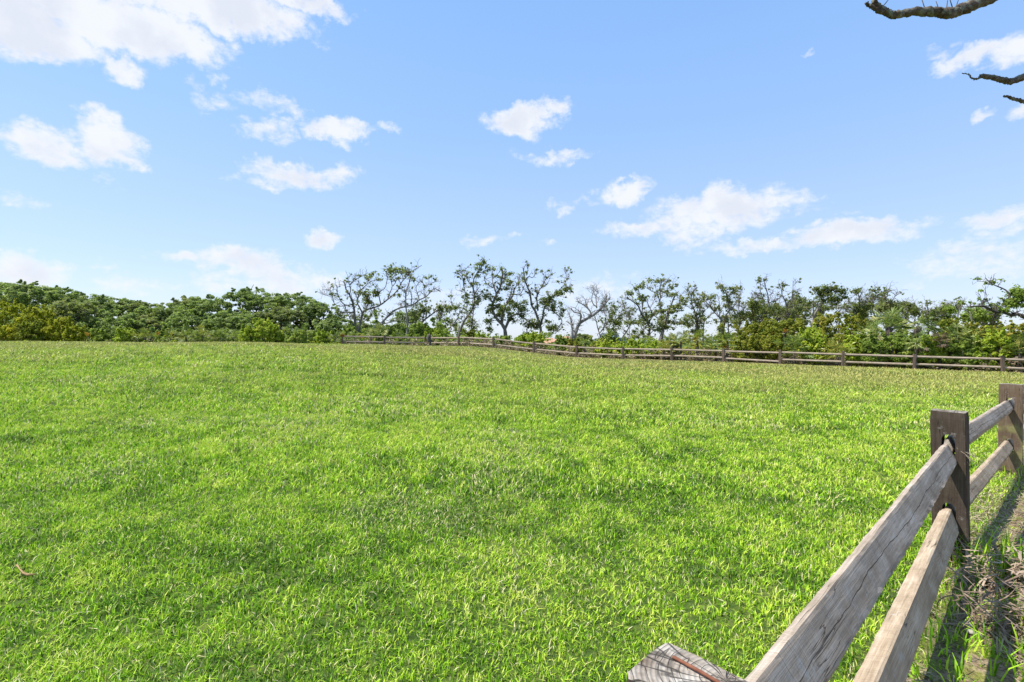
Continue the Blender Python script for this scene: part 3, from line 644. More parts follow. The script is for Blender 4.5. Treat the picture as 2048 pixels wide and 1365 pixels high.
gnarly('oak_tree', 'spreading half bare oak with two dark trunks behind the far end of the fence', f3(
 [(562,1030),(552,780),(545,680),(510,600),(490,550),(450,500),(440,440),(425,395)], [(490,550),(505,480),(490,430),(530,390),(600,350),(660,310),(720,280)], [(490,430),(460,370),(470,315)],
 [(560,370),(555,290)], [(545,670),(430,695),(370,620),(345,550),(338,470),(355,458)], [(430,695),(330,695),(290,640),(280,590),(270,530),(240,480),(265,455)], [(280,590),(200,560),(150,540),(120,520)],
 [(545,780),(450,765),(380,775),(310,800)], [(270,530),(210,480),(150,490)],
 [(605,1030),(625,900),(650,780),(690,740),(790,720),(880,680),(960,620),(1030,560),(1090,490),(1130,410),(1180,350),(1230,290),(1300,240),(1385,190)],
 [(880,680),(860,600),(850,520),(930,480),(950,420),(960,350),(980,270),(1010,230)], [(960,620),(990,520),(1030,450),(1010,370),(1060,300),(1100,240)], [(1180,350),(1200,280),(1190,220)],
 [(650,780),(600,690),(580,660),(600,560),(630,490),(700,440),(760,380),(880,370)], [(630,490),(600,430),(595,370)], [(700,440),(720,380),(740,310)], [(690,740),(720,660),(740,590),(720,500)], [(1090,490),(1140,480),(1190,450)], [(1030,450),(1060,380),(1110,330),(1150,270)]),
 g3((780,290,40),(860,360,32),(700,330,42),(760,520,60),(680,560,50),(990,250,45),(1080,240,48),(1160,250,45),(1220,290,40),(1100,570,40),(840,520,38),(720,640,55),(640,520,40),(820,560,40),(1040,250,40)), 43, 1, r0=.19)
gnarly('oak_tree', 'oak leaning low to the right with bare twisted top, beside the two dark trunks', f3(
 [(760,980),(880,920),(960,830),(1040,760),(1130,710),(1250,690),(1320,660),(1380,600),(1440,590),(1500,500),(1560,470),(1620,520)], [(1440,590),(1410,530),(1420,460),(1390,380),(1350,370)], [(1320,660),(1350,570),(1310,470),(1330,420),(1370,390)],
 [(1420,460),(1500,420),(1580,380)], [(1130,710),(1100,660)], [(1130,690),(1120,660)], [(1250,690),(1270,590),(1260,520),(1225,510)], [(960,830),(1040,790)], [(880,920),(980,900),(1070,885)]),
 g3((1480,330,28),(1440,350,22),(1550,360,18),(1000,330,10)), 42, 2, barkmat='barkpale', r0=.15, leafk=.5)
gnarly('oak_tree', 'slim upright bare oak stem rising between the leaning oak and the stump', f3(
 [(1205,1070),(1210,900),(1195,750),(1185,620),(1190,500),(1230,420),(1250,330),(1245,300)], [(1240,390),(1310,370)], [(1190,560),(1170,480)]), g3((1270,780,30)), 41, 3, barkmat='barkpale', r0=.12, leafk=.4)
gnarly('oak_tree', 'low leafy oak behind the stump at the fence', f3(
 [(1340,1000),(1400,880),(1480,820),(1560,760),(1610,740)], [(1400,880),(1420,740),(1380,690)], [(1440,850),(1440,680),(1430,600)], [(1560,760),(1640,700),(1720,700)]),
 g3((1600,720,55),(1720,730,60),(1800,700,45),(1420,740,80),(1350,700,50),(1280,820,80),(1150,850,90)), 47, 4, leafk=1.3)
gnarly('oak_tree', 'thin curved oak stem with a twiggy dead top near the leaning post', f3(
 [(1700,1000),(1780,920),(1830,860),(1850,780),(1960,690)], [(1830,820),(1790,740),(1760,680),(1750,610),(1720,570)], [(1750,610),(1770,560)]), g3((1800,720,35),(1740,720,40)), 45, 5, r0=.09)
gnarly('oak_tree', 'tall wind bent oak leaning over the fourth far post', f4(
 [(95,1050),(110,930),(160,800),(230,710),(280,610),(285,540),(260,450),(265,330),(320,260),(360,190),(390,130)], [(285,540),(210,560),(170,490),(150,400),(140,300),(90,270),(30,255)], [(150,400),(160,300),(170,210),(220,190)],
 [(285,500),(320,430)], [(265,420),(210,370),(180,300),(190,240)], [(320,260),(400,250),(440,200)], [(280,610),(330,540),(360,480)], [(160,480),(110,460)], [(140,300),(120,250),(80,240)]),
 g4((360,160,48),(390,130,30),(420,190,28),(330,220,34),(270,380,42),(330,560,42),(300,600,40),(200,520,38),(180,600,36),(150,540,30),(330,300,24)), 41, 6, r0=.15)
gnarly('oak_tree', 'narrow straight oak trunk clothed in leaves behind the bent oak', f4(
 [(245,970),(250,830),(265,700),(275,600)], [(250,830),(200,760),(170,690)], [(250,860),(290,820)]), g4((250,780,40),(260,880,55),(180,690,35),(200,830,50),(280,940,50),(100,900,60),(40,850,60)), 46, 7, r0=.13)
gnarly('oak_tree', 'broad forked oak with leafy lower crown and twiggy top behind the fifth far post', f4(
 [(630,980),(625,890),(590,840),(550,800),(480,700),(490,600),(530,500),(580,420),(590,330),(600,250),(590,210)], [(530,500),(490,420),(480,330),(490,230)], [(490,430),(420,400),(390,340),(390,300)],
 [(625,890),(660,820),(700,750),(770,720),(820,760),(880,800)], [(590,840),(590,760),(640,620),(700,550),(730,460),(780,350),(800,290)], [(640,600),(690,520),(700,440),(680,380)], [(600,440),(650,460),(690,430)],
 [(590,330),(650,300),(700,260)], [(490,600),(430,540),(360,470)], [(480,330),(540,280),(570,230)], [(730,500),(790,520),(830,460),(850,390)], [(580,420),(545,370)], [(660,820),(740,780)]),
 g4((590,215,28),(480,210,30),(690,270,32),(540,290,26),(650,350,36),(680,380,24),(560,560,44),(600,680,75),(760,640,75),(840,680,50),(540,640,50),(700,600,50),(440,700,48),(430,800,48),(450,900,40),(430,520,40),(560,740,55),(850,600,36),(820,750,40),(640,430,24),(690,740,50),(480,640,40),(730,800,30)), 42, 8, r0=.24, leafk=1.2)
gnarly('oak_tree', 'forked oak with bare upswept arms and green mass on its right arm', f4(
 [(1035,960),(1030,850),(990,760),(975,690),(930,640),(920,550),(890,430),(850,350),(840,260),(830,200)], [(850,350),(900,290),(930,330),(970,280),(960,240)], [(870,290),(890,220),(880,190)],
 [(1035,850),(1060,740),(1070,660),(1100,590),(1150,560),(1200,500),(1300,430),(1380,420)], [(1000,690),(990,600),(980,540),(1010,460),(1050,420),(1080,340),(1110,310),(1200,255)], [(1080,340),(1070,290),(1035,230)],
 [(1240,460),(1300,400),(1330,330),(1310,240)], [(1330,330),(1365,290)], [(1070,660),(1160,690),(1230,740),(1280,800),(1250,860),(1200,950)], [(1010,500),(960,470)], [(1060,420),(1120,380)], [(1250,390),(1210,350)], [(1030,850),(940,850),(880,810),(820,760)], [(880,950),(870,890),(930,840)]),
 g4((1070,600,52),(1150,620,60),(1210,500,50),(1260,480,45),(1320,440,45),(1370,450,34),(1150,540,40),(1180,670,48),(1280,690,42),(1240,620,40),(1080,560,40),(940,820,60),(900,860,50),(970,880,40),(1150,880,60),(1200,900,50),(1110,810,32),(1000,660,30),(1080,730,30),(1260,740,30),(860,250,18)), 43, 9, r0=.21, leafk=1.15)
gnarly('dead_oak_tree', 'thick pale dead oak arching to the right with bare branches, over the dry brush', f4(
 [(1400,1020),(1430,930),(1470,830),(1560,780),(1640,730),(1680,690),(1750,640),(1790,570),(1820,540)], [(1790,570),(1760,520)], [(1775,600),(1780,520)], [(1680,690),(1810,690)], [(1670,660),(1670,560),(1640,480),(1600,430)], [(1660,640),(1620,620),(1610,540),(1650,450),(1690,490)],
 [(1650,470),(1630,410)], [(1560,780),(1620,720),(1570,660),(1500,610),(1430,580)], [(1570,660),(1540,600),(1560,540)], [(1470,830),(1500,750),(1480,720),(1400,710),(1380,660)], [(1385,1000),(1390,850),(1320,810)], [(1400,860),(1370,780),(1340,690)], [(1750,640),(1730,590)]),
 [], 39, 10, barkmat='barkpale', r0=.24, twigs=1.3, leafk=0)
gnarly('oak_tree', 'slender oak fork with small leaf tufts between the dead oak and the round green bush', f4(
 [(1715,1020),(1700,940),(1670,840),(1650,760)], [(1710,940),(1770,870),(1820,780),(1800,680),(1760,620)], [(1760,890),(1850,840),(1910,780),(1960,680),(1960,620),(2000,590)], [(1820,780),(1870,700),(1960,620),(1930,590)], [(1670,820),(1620,770)], [(1740,900),(1780,790)]),
 g4((1860,740,34),(1920,820,50),(1880,840,40),(1830,800,36),(1860,640,22),(1850,700,24),(1840,900,40)), 42, 11, r0=.12)
gnarly('oak_tree', 'small leafy oak sapling on a thin curved stem right of the far grey house', f5([(160,870),(185,770),(170,700),(190,650)]), g5((190,650,50),(140,640,34),(240,630,30)), 43, 12, r0=.06)
gnarly('oak_tree', 'oak with thin stems and rounded twiggy top touching the big leafy oak', f5(
 [(430,890),(430,760),(420,660),(330,560),(300,460),(260,420),(190,370),(150,330)], [(330,560),(350,440),(330,330),(280,250),(230,210)], [(420,660),(470,540),(400,400),(350,330)], [(350,890),(355,700),(340,560)], [(430,480),(480,390),(500,300)]),
 g5((300,200,42),(350,180,38),(250,230,28),(330,350,50),(160,290,40),(200,280,28),(380,620,65),(300,650,60),(330,770,50),(420,700,50),(240,760,35),(400,560,40),(290,340,30),(290,830,35)), 42, 13, r0=.15, leafk=1.1)
gnarly('oak_tree', 'big leafy oak with umbrella shaped twiggy top above yellow palmettos', f5(
 [(570,890),(600,750),(620,640),(660,540),(700,420),(760,290)], [(540,890),(590,760),(580,560),(560,420),(560,250),(560,170),(600,130)], [(560,420),(540,320),(500,270),(430,250),(370,210)], [(640,540),(730,480),(800,400),(860,380)], [(560,300),(620,260),(700,200),(750,170)],
 [(560,170),(500,130),(430,120)], [(800,400),(810,340),(830,290),(880,240)], [(630,650),(740,660),(800,640),(860,680)], [(560,200),(640,150),(690,140)], [(620,260),(600,200)]),
 g5((440,120,26),(520,130,28),(600,130,28),(670,140,28),(740,180,28),(640,260,34),(700,220,26),(700,310,32),(560,250,34),(560,430,40),(480,530,48),(600,600,80),(720,520,60),(640,700,70),(560,660,60),(760,460,42),(830,400,55),(850,620,50),(700,640,50),(540,730,50),(820,660,38),(880,650,30),(760,300,26),(600,500,50)), 41, 14, r0=.21, leafk=1.25)
gnarly('oak_tree', 'narrow oak with crossing stems right of the umbrella topped oak', f5(
 [(1010,830),(1010,660),(1000,520),(960,440),(940,340),(960,290),(1020,220)], [(940,320),(930,270),(900,210)], [(1010,540),(1030,440),(1040,380),(1000,320)], [(1040,830),(1030,640),(990,500),(930,440)], [(960,500),(900,460),(870,430)]),
 g5((920,190,22),(935,300,34),(900,340,30),(950,570,46),(1050,570,55),(940,680,42),(1060,660,40),(960,760,36),(1000,620,36),(880,380,30)), 42, 15, r0=.12)
gnarly('dead_oak_tree', 'lone crooked dead stem standing above the orange palmetto frond', f5([(1095,840),(1100,700),(1110,630),(1150,590),(1210,540)], [(1110,640),(1120,590)]), g5((1125,610,22)), 40, 16, r0=.09, twigs=.5, leafk=.5)
gnarly('oak_tree', 'wide topped oak with many thin grey stems beside the big olive bush', f5(
 [(1350,850),(1350,700),(1370,560),(1440,490),(1410,420),(1390,340),(1370,240),(1330,190)], [(1280,850),(1300,730),(1330,640),(1270,560),(1200,480),(1130,400),(1090,340),(1120,290)], [(1300,600),(1300,420),(1280,320)], [(1440,490),(1500,420),(1550,340),(1560,250),(1570,200)],
 [(1370,240),(1310,220),(1270,180)], [(1390,340),(1440,280),(1500,210)], [(1410,850),(1400,640),(1380,540)], [(1200,480),(1170,400),(1230,330)]),
 g5((1290,190,30),(1340,210,36),(1110,310,26),(1160,340,34),(1220,330,30),(1430,230,34),(1540,220,38),(1440,280,40),(1390,350,44),(1480,240,28),(1250,480,36),(1380,450,36),(1400,610,50),(1310,730,60),(1350,780,50),(1250,640,30),(1440,400,36),(1480,560,50),(1560,540,50)), 41, 17, r0=.13, leafk=1.05)
gnarly('oak_tree', 'tall oak with a small tuft on its highest stem behind the olive bush', f6(
 [(130,600),(140,530),(180,460),(210,370),(230,270),(190,180),(170,100),(165,50)], [(170,320),(140,250),(120,170),(120,80)], [(230,240),(265,200)], [(10,560),(25,420),(40,310),(60,260),(110,210)], [(230,330),(290,290),(340,270)], [(40,310),(20,200)], [(140,250),(90,240),(20,180)], [(60,560),(60,470)]),
 g6((120,60,24),(180,50,16),(110,40,18),(50,400,75),(150,420,75),(240,400,55),(10,330,50),(100,370,50),(20,470,60)), 41, 18, r0=.12, leafk=1.2)
gnarly('oak_tree', 'two headed bare topped oak above the orange frond', f6(
 [(450,540),(440,400),(410,290),(370,240),(380,160),(385,110)], [(440,330),(490,270),(510,210),(500,130),(510,80)], [(510,230),(560,190),(600,180)], [(370,250),(320,280),(260,330)], [(380,160),(350,150)], [(510,130),(560,60)]),
 g6((600,300,55),(640,380,70),(580,420,60),(380,420,50),(330,400,45),(560,220,28),(300,340,30),(500,200,20),(390,130,14),(520,440,40)), 42, 19, r0=.12)
gnarly('oak_tree', 'full crowned oak with pale forked stem behind the bright green bush', f6(
 [(710,620),(740,500),(760,440),(800,380),(850,320),(830,250),(780,190),(740,130)], [(740,500),(740,380),(745,260)], [(850,320),(920,330),(940,250)], [(830,250),(900,200),(960,160)], [(850,320),(900,400)]),
 g6((830,190,60),(930,180,60),(1060,180,55),(990,150,45),(940,270,70),(1080,270,50),(780,150,34),(870,230,50),(900,380,42),(1010,300,50),(1100,200,34),(700,320,34),(860,150,34)), 40, 20, barkmat='barkpale', r0=.14, leafk=1.3)
gnarly('oak_tree', 'thin grey oak with slanting bare stems right of the full crowned oak', f6(
 [(1040,540),(1040,430),(1100,370),(1160,290),(1230,230)], [(1040,430),(980,370),(930,330)], [(1040,400),(1030,340)], [(1080,440),(1170,420)]), g6((1110,480,40),(980,470,50),(1080,370,30)), 42, 21, r0=.09, leafk=.8)
gnarly('oak_tree', 'oak with a curling bare right limb and leafy foot, left of the cabbage palm', f6(
 [(1210,520),(1230,450),(1290,380),(1280,260),(1250,190),(1200,180)], [(1290,380),(1360,320),(1460,280),(1480,220),(1430,170)], [(1285,260),(1320,180)], [(1480,220),(1490,190)], [(1440,250),(1370,260)]),
 g6((1220,190,34),(1260,180,28),(1330,400,70),(1270,430,55),(1400,350,42),(1240,370,40),(1440,190,14),(1340,460,50)), 40, 22, r0=.11)
gnarly('oak_tree', 'oak with a flat leafy tier under a bare top, right behind the cabbage palm', f6(
 [(1590,500),(1590,350),(1590,260),(1560,200),(1530,190)], [(1600,260),(1620,190),(1650,180)], [(1590,290),(1540,260)], [(1600,400),(1660,310),(1700,250),(1770,210)], [(1700,250),(1680,210)]),
 g6((1600,370,60),(1540,380,45),(1660,370,48),(1520,400,30),(1700,390,34),(1600,330,40),(1480,390,20)), 38, 23, r0=.12, leafk=1.5)
gnarly('oak_tree', 'open leafy oak with one broken stem between the second palm and the snags', f7(
 [(600,660),(600,560),(590,500),(570,400)], [(600,560),(520,500),(440,450)], [(600,560),(700,520),(800,480)], [(420,640),(440,540),(380,440),(310,430)], [(580,440),(620,400)]),
 g7((350,430,40),(400,450,48),(460,480,50),(500,540,50),(420,540,50),(700,510,55),(760,490,42),(820,480,40),(640,540,50),(600,400,14),(560,600,60),(680,600,60),(330,560,30)), 38, 24, r0=.12)
gnarly('dead_oak_tree', 'pair of broken dead snags poking out of the green dome', f7(
 [(960,660),(975,540),(960,480),(930,430)], [(1160,660),(1110,530),(1060,490),(1015,440)]), [], 31, 25, r0=.10, twigs=.25, leafk=0)
gnarly('oak_tree', 'rounded green oak dome around the broken snags', f7(
 [(1190,720),(1190,620),(1150,560)], [(1190,620),(1250,560),(1290,520)], [(1190,640),(1110,570)]), g7((1180,560,75),(1240,560,70),(1120,560,60),(1180,510,50),(1300,590,60),(1060,600,60),(900,500,45),(860,480,30)), 33, 26, leafmat='lushleaf', leafk=1.4)
gnarly('oak_tree', 'old oak with two long bare limbs reaching low over the shrubs at right', f7(
 [(2080,900),(2040,760),(1990,660),(1880,620),(1787,590),(1700,540),(1640,560),(1560,530),(1450,520),(1380,490),(1300,460),(1190,450),(1120,455)], [(1270,450),(1275,400),(1290,350)], [(1285,395),(1310,390)], [(1150,455),(1110,480),(1135,400)], [(1650,540),(1740,505)],
 [(1990,660),(1920,560),(1860,500),(1787,440),(1680,400),(1600,340),(1610,290),(1560,240),(1480,210),(1390,170),(1310,100)], [(1360,140),(1410,110)], [(1390,180),(1320,175)], [(1690,400),(1720,330),(1640,270)], [(1440,520),(1410,590),(1400,680)], [(1430,510),(1440,460),(1400,420)], [(1600,340),(1570,400)]),
 g7((1700,250,34),(1660,270,28),(1770,270,38),(1740,350,42),(1720,310,34),(1600,410,30),(1580,430,22),(1680,450,26),(1560,510,24),(1500,500,18),(1780,330,34),(1700,360,30)), 24, 27, twigs=.35, r0=.17, leafk=1.8, leafmat='lushleaf', size=.13, barkmat='barkdark')

def auto_oak(label, x0, ybase, ytop, w, Y, seed, green=.5, **kw):
    """a background oak drawn by rule: crooked stems that fork twice, tiers of leaf partway up"""
    r = random.Random(seed); H = ybase - ytop; limbs = []; blobs = []
    def line(x, y, ang, L, n=5, kink=.35):
        pts = [(x, y)]
        for _ in range(n):
            ang += r.gauss(0, kink); ang = ang * .88; x += math.sin(ang) * L / n; y -= abs(math.cos(ang)) * L / n; pts.append((x, y))
        return pts, ang
    for k in range(r.choice((1, 2, 2))):
        st, a = line(x0 + k * r.uniform(6, 12), ybase, r.uniform(-.3, .3), H * r.uniform(.42, .58), 5, .22); limbs.append(st)
        for j in range(r.choice((3, 4))):
            sx0, sy0 = st[r.choice((3, 4, 5))]; l2, a2 = line(sx0, sy0, r.uniform(-1.0, 1.0) * w / H * 1.3, (sy0 - ytop) * r.uniform(.75, 1.05), 6); limbs.append(l2)
            if r.random() < green: blobs.append((l2[-2][0], l2[-2][1], r.uniform(3.5, 7)))
            for _ in range(2):
                q = l2[r.choice((2, 3, 4))]; l3, _a = line(q[0], q[1], r.uniform(-1.3, 1.3), H * r.uniform(.15, .28), 4, .5); limbs.append(l3)
                if r.random() < green: blobs.append((l3[-1][0], l3[-1][1], r.uniform(3, 6)))
    for k in range(int(8 * green) + 2): blobs.append((x0 + r.uniform(-.7, .7) * w, ybase - H * r.uniform(.18, .6), r.uniform(6, 12)))
    gnarly('oak_tree', label, limbs, blobs, Y, seed, **kw)
for a in (('thin background oak just left of the small sapling', 1236, 690, 604, 14, 50, 701, .3), ('background oak with bare arms left of the dead crooked stem', 1388, 688, 590, 22, 46, 702, .5),
          ('background oak showing between the wide topped oak and the tall tufted one', 1478, 676, 588, 24, 47, 703, .7), ('background oak behind the tall tufted one', 1520, 672, 598, 24, 48, 704, .9),
          ('leafy background oak under the two headed oak', 1552, 672, 602, 26, 47, 705, .9), ('thin grey background oak between the two headed oak and the full crowned one', 1598, 668, 592, 22, 46, 706, .7),
          ('low leafy background oak left of the bright green rounded bush', 1578, 664, 616, 26, 44, 707, 1.), ('background oak behind the pale forked stem', 1642, 664, 596, 26, 46, 708, .8),
          ('background oak under the curling bare limb', 1712, 664, 594, 26, 45, 709, .7), ('thin bare topped background oak left of the flat leafy tier', 1748, 664, 586, 20, 45, 710, .5),
          ('leafy background oak behind the second palm', 1800, 666, 606, 26, 44, 711, .9), ('background oak left of the broken snags', 1888, 660, 604, 26, 42, 712, .8), ('low background oak right of the broken snags', 1972, 664, 616, 26, 40, 713, 1.),
          ('background oak between the stump and the bent oak', 884, 690, 610, 24, 50, 714, .6), ('low background oak behind the leaning trunk and slim stem', 822, 690, 618, 26, 52, 715, .9), ('twiggy background oak behind the two dark trunks', 702, 690, 590, 26, 52, 716, .5)):
    auto_oak(*a[:7], green=a[7] * .62)
# ------------------------------------------------------------------ dense woods on the left
def dense_tree(name, label, cx, ytop, halfw, Y, seed, leafmat='woodleaf', group=None, cat='tree', ybot=None, per=62, size=.165, lean=0.):
    """round crowned wood tree: trunk with limbs and a crown of leaf clumps in tiers"""
    rng = np.random.default_rng(seed); X0 = (cx - 1024) / FPX * Y; zt = (682 - ytop) / FPX * Y + EYE; R = halfw / FPX * Y; g = gz(X0, Y)
    H = zt - g; root = empty(name, (X0, Y, g), label, cat, group); tb = Tubes(6); cens = []; rads = []
    cz = H - R * .75 if H > R * 1.5 else H * .45; cz = max(cz, H * .42)
    for k in range(1 + (rng.random() < .5)):
        b = np.array([rng.normal(0, .3), rng.normal(0, .3), -.1]); fork = np.array([rng.normal(0, R * .12) + lean * .3, rng.normal(0, R * .1), cz * .55])
        tb.add(wander(rng, b, fork - b, np.linalg.norm(fork - b), 5, .12), np.linspace(.20, .13, 6) * min(1, H / 4), .1, rng)
        for _ in range(7):
            a = rng.uniform(0, 6.28); tgt = np.array([math.cos(a) * R * .8 + lean, math.sin(a) * R * .8, cz + rng.uniform(-.1, .55) * (H - cz)])
            Wd = wander(rng, fork, tgt - fork, np.linalg.norm(tgt - fork), 7, .2); tb.add(Wd, np.linspace(.09, .02, 8))
    obj('trunk', tb.mesh('trunk', M['barkdark'] if H > 2 else M['bark']), root)
    zr = H - cz; nC = int(60 + R * R * 22)
    lobes = [(np.array([rng.uniform(-.6, .6) * R + lean * .6, rng.uniform(-.6, .6) * R, cz + rng.uniform(.0, .7) * zr * .6]), rng.uniform(.35, .55) * R) for _ in range(7)]
    for k in range(nC):
        if rng.random() < .45:
            d = rng.normal(size=3); d[2] = abs(d[2]) * .8 - .25; d /= np.linalg.norm(d); c = np.array([d[0] * R, d[1] * R, cz + d[2] * zr]) * [1, 1, 1]; c[0] += lean * max(0, d[2]); s = rng.uniform(.86, 1.05); c = np.array([c[0] * s, c[1] * s, cz + (c[2] - cz) * rng.uniform(.82, 1.0)])
        else:
            l, r = lobes[rng.integers(7)]; d = rng.normal(size=3); d[2] = abs(d[2]); d /= np.linalg.norm(d); c = l + d * r * [1, 1, .75]; c[2] = min(c[2], H - .05)
        c[2] = max(c[2], .25); cens.append(c); rads.append(rng.uniform(.18, .38) * min(1, .5 + R / 5))
    for k in range(int(nC * .8)):  # sides of the crown down towards its skirt
        a = rng.uniform(0, 6.28); z_ = rng.uniform(.12, .9) * cz if ybot is None else rng.uniform(.05, .9) * cz
        cens.append(np.array([math.cos(a) * R * rng.uniform(.6, 1), math.sin(a) * R * rng.uniform(.6, 1), z_ + .1])); rads.append(rng.uniform(.18, .36) * min(1, .5 + R / 5))
    for k in range(int(R * 1.5)):
        a = rng.uniform(0, 6.28); rr_ = R * rng.uniform(0, 1) ** .6; q = np.array([math.cos(a) * rr_ + lean * .4, math.sin(a) * rr_, cz + zr * math.sqrt(max(0, 1 - (rr_ / R) ** 2)) * rng.uniform(.85, 1.02)])
        for t_ in range(3): cens.append(q + [rng.normal(0, .1), 0, .12 * t_]); rads.append(.20 - .05 * t_)
    Pn, Nn, Tn = clump_leaves(rng, np.array(cens), rads, per, .1, .6); V, F = leaf_quads(rng, Pn, size, Nn, .42)
    obj('crown', mesh_np('crown', V, F, M[leafmat], {'tone': ('POINT', np.repeat(Tn, 4))}), root); return root
G1 = 'trees of the dense wood at the field edge'
wood_trees = [ # label, cx, ytop, halfw, Y, mat, lean
 ('tallest dense green tree at the outermost left of the wood', -30, 556, 75, 52, 'woodleaf'), ('tall rounded tree second in the wood skyline, above the yellow green bushes', 48, 561, 66, 50, 'woodleaf'),
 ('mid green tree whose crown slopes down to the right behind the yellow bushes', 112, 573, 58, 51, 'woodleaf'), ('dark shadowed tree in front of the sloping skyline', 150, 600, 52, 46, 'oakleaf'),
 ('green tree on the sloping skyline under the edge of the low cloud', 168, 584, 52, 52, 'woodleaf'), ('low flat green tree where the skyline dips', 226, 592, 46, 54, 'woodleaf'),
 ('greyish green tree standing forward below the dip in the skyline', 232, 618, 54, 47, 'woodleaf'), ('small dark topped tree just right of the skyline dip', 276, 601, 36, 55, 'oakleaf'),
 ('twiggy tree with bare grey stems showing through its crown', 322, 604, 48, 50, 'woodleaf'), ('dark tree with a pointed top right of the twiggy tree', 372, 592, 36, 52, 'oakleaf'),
 ('broad olive green oak left of the wind swept crown', 415, 590, 50, 50, 'woodleaf'), ('wind swept oak whose flat top is the highest of the mid wood', 478, 574, 42, 52, 'woodleaf', 2.0),
 ('low umbrella shaped oak standing forward with dark limbs under it', 478, 622, 62, 44, 'woodleaf'), ('green oak with a sky gap at its left shoulder', 535, 583, 40, 51, 'woodleaf'),
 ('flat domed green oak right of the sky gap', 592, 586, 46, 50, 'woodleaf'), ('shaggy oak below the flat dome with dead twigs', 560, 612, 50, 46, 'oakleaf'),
 ('green oak just left of the half bare spreading oak', 640, 601, 40, 49, 'woodleaf'), ('small leafy oak under the long left limb of the half bare oak', 672, 632, 34, 45, 'woodleaf'),
 ('dark leafy oak filling in behind the two dark trunks', 740, 640, 46, 50, 'oakleaf'), ('mid green oak behind the leaning trunk', 800, 645, 44, 50, 'woodleaf'), ('low green oak behind the slim bare stem', 856, 646, 40, 50, 'lushleaf'),
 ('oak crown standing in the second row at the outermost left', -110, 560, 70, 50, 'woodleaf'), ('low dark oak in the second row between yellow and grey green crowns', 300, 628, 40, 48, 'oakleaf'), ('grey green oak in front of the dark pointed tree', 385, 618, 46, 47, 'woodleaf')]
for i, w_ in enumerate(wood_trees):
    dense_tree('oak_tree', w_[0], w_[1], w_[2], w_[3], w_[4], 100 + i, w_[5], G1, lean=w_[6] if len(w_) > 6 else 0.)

# ------------------------------------------------------------------ bushes
def bush(label, cx, ytop, halfw, Y, seed, leafmat, group=None, name='bush', size=.115, per=52):
    rng = np.random.default_rng(seed); X0 = (cx - 1024) / FPX * Y; g = gz(X0, Y); H = (682 - ytop) / FPX * Y + EYE - g - .12; R = halfw / FPX * Y * .84
    root = empty(name, (X0, Y, g), label, 'bush', group); tb = Tubes(5); cens = []; rads = []
    for k in range(9):
        a = rng.uniform(0, 6.28); t_ = np.array([math.cos(a) * R * .7, math.sin(a) * R * .7, H * rng.uniform(.6, .95)]); b = np.array([rng.normal(0, .1), rng.normal(0, .1), -.05])
        tb.add(wander(rng, b, t_ - b, np.linalg.norm(t_ - b), 5, .15), np.linspace(.03, .008, 6))
    obj('stem', tb.mesh('stem', M['barkdark']), root)
    for k in range(int(40 + 62 * R * max(H, .8))):
        d = rng.normal(size=3); d /= np.linalg.norm(d); s = rng.uniform(.55, 1) ** .5; z_ = H * .5 + d[2] * s * H * .5
        top = 1 + .18 * math.sin(d[0] * 5 + seed) + .1 * rng.normal()
        c = np.array([d[0] * R * s * top, d[1] * R * s * .9, max(.08, z_ * (1 if z_ < H * .5 else min(top, 1.06)))]); cens.append(c); rads.append(rng.uniform(.09, .22))
    for k in range(int(6 + 8 * R)):
        a = rng.uniform(0, 6.28); q = np.array([math.cos(a) * R * rng.uniform(.1, 1), math.sin(a) * R * rng.uniform(.1, .9), H * rng.uniform(.75, 1)]); u_ = rng.normal(0, .3, 3) + [math.cos(a) * .3, math.sin(a) * .3, 1]
        for t_ in range(3): cens.append(q + u_ * .13 * t_); rads.append(.13 - .03 * t_)
    Pn, Nn, Tn = clump_leaves(rng, np.array(cens), rads, per, .1, .85); V, F = leaf_quads(rng, Pn, size, Nn, .55)
    obj('foliage', mesh_np('foliage', V, F, M[leafmat], {'tone': ('POINT', np.repeat(Tn, 4))}), root); return root
G2 = 'shrubs at the edge of the field'
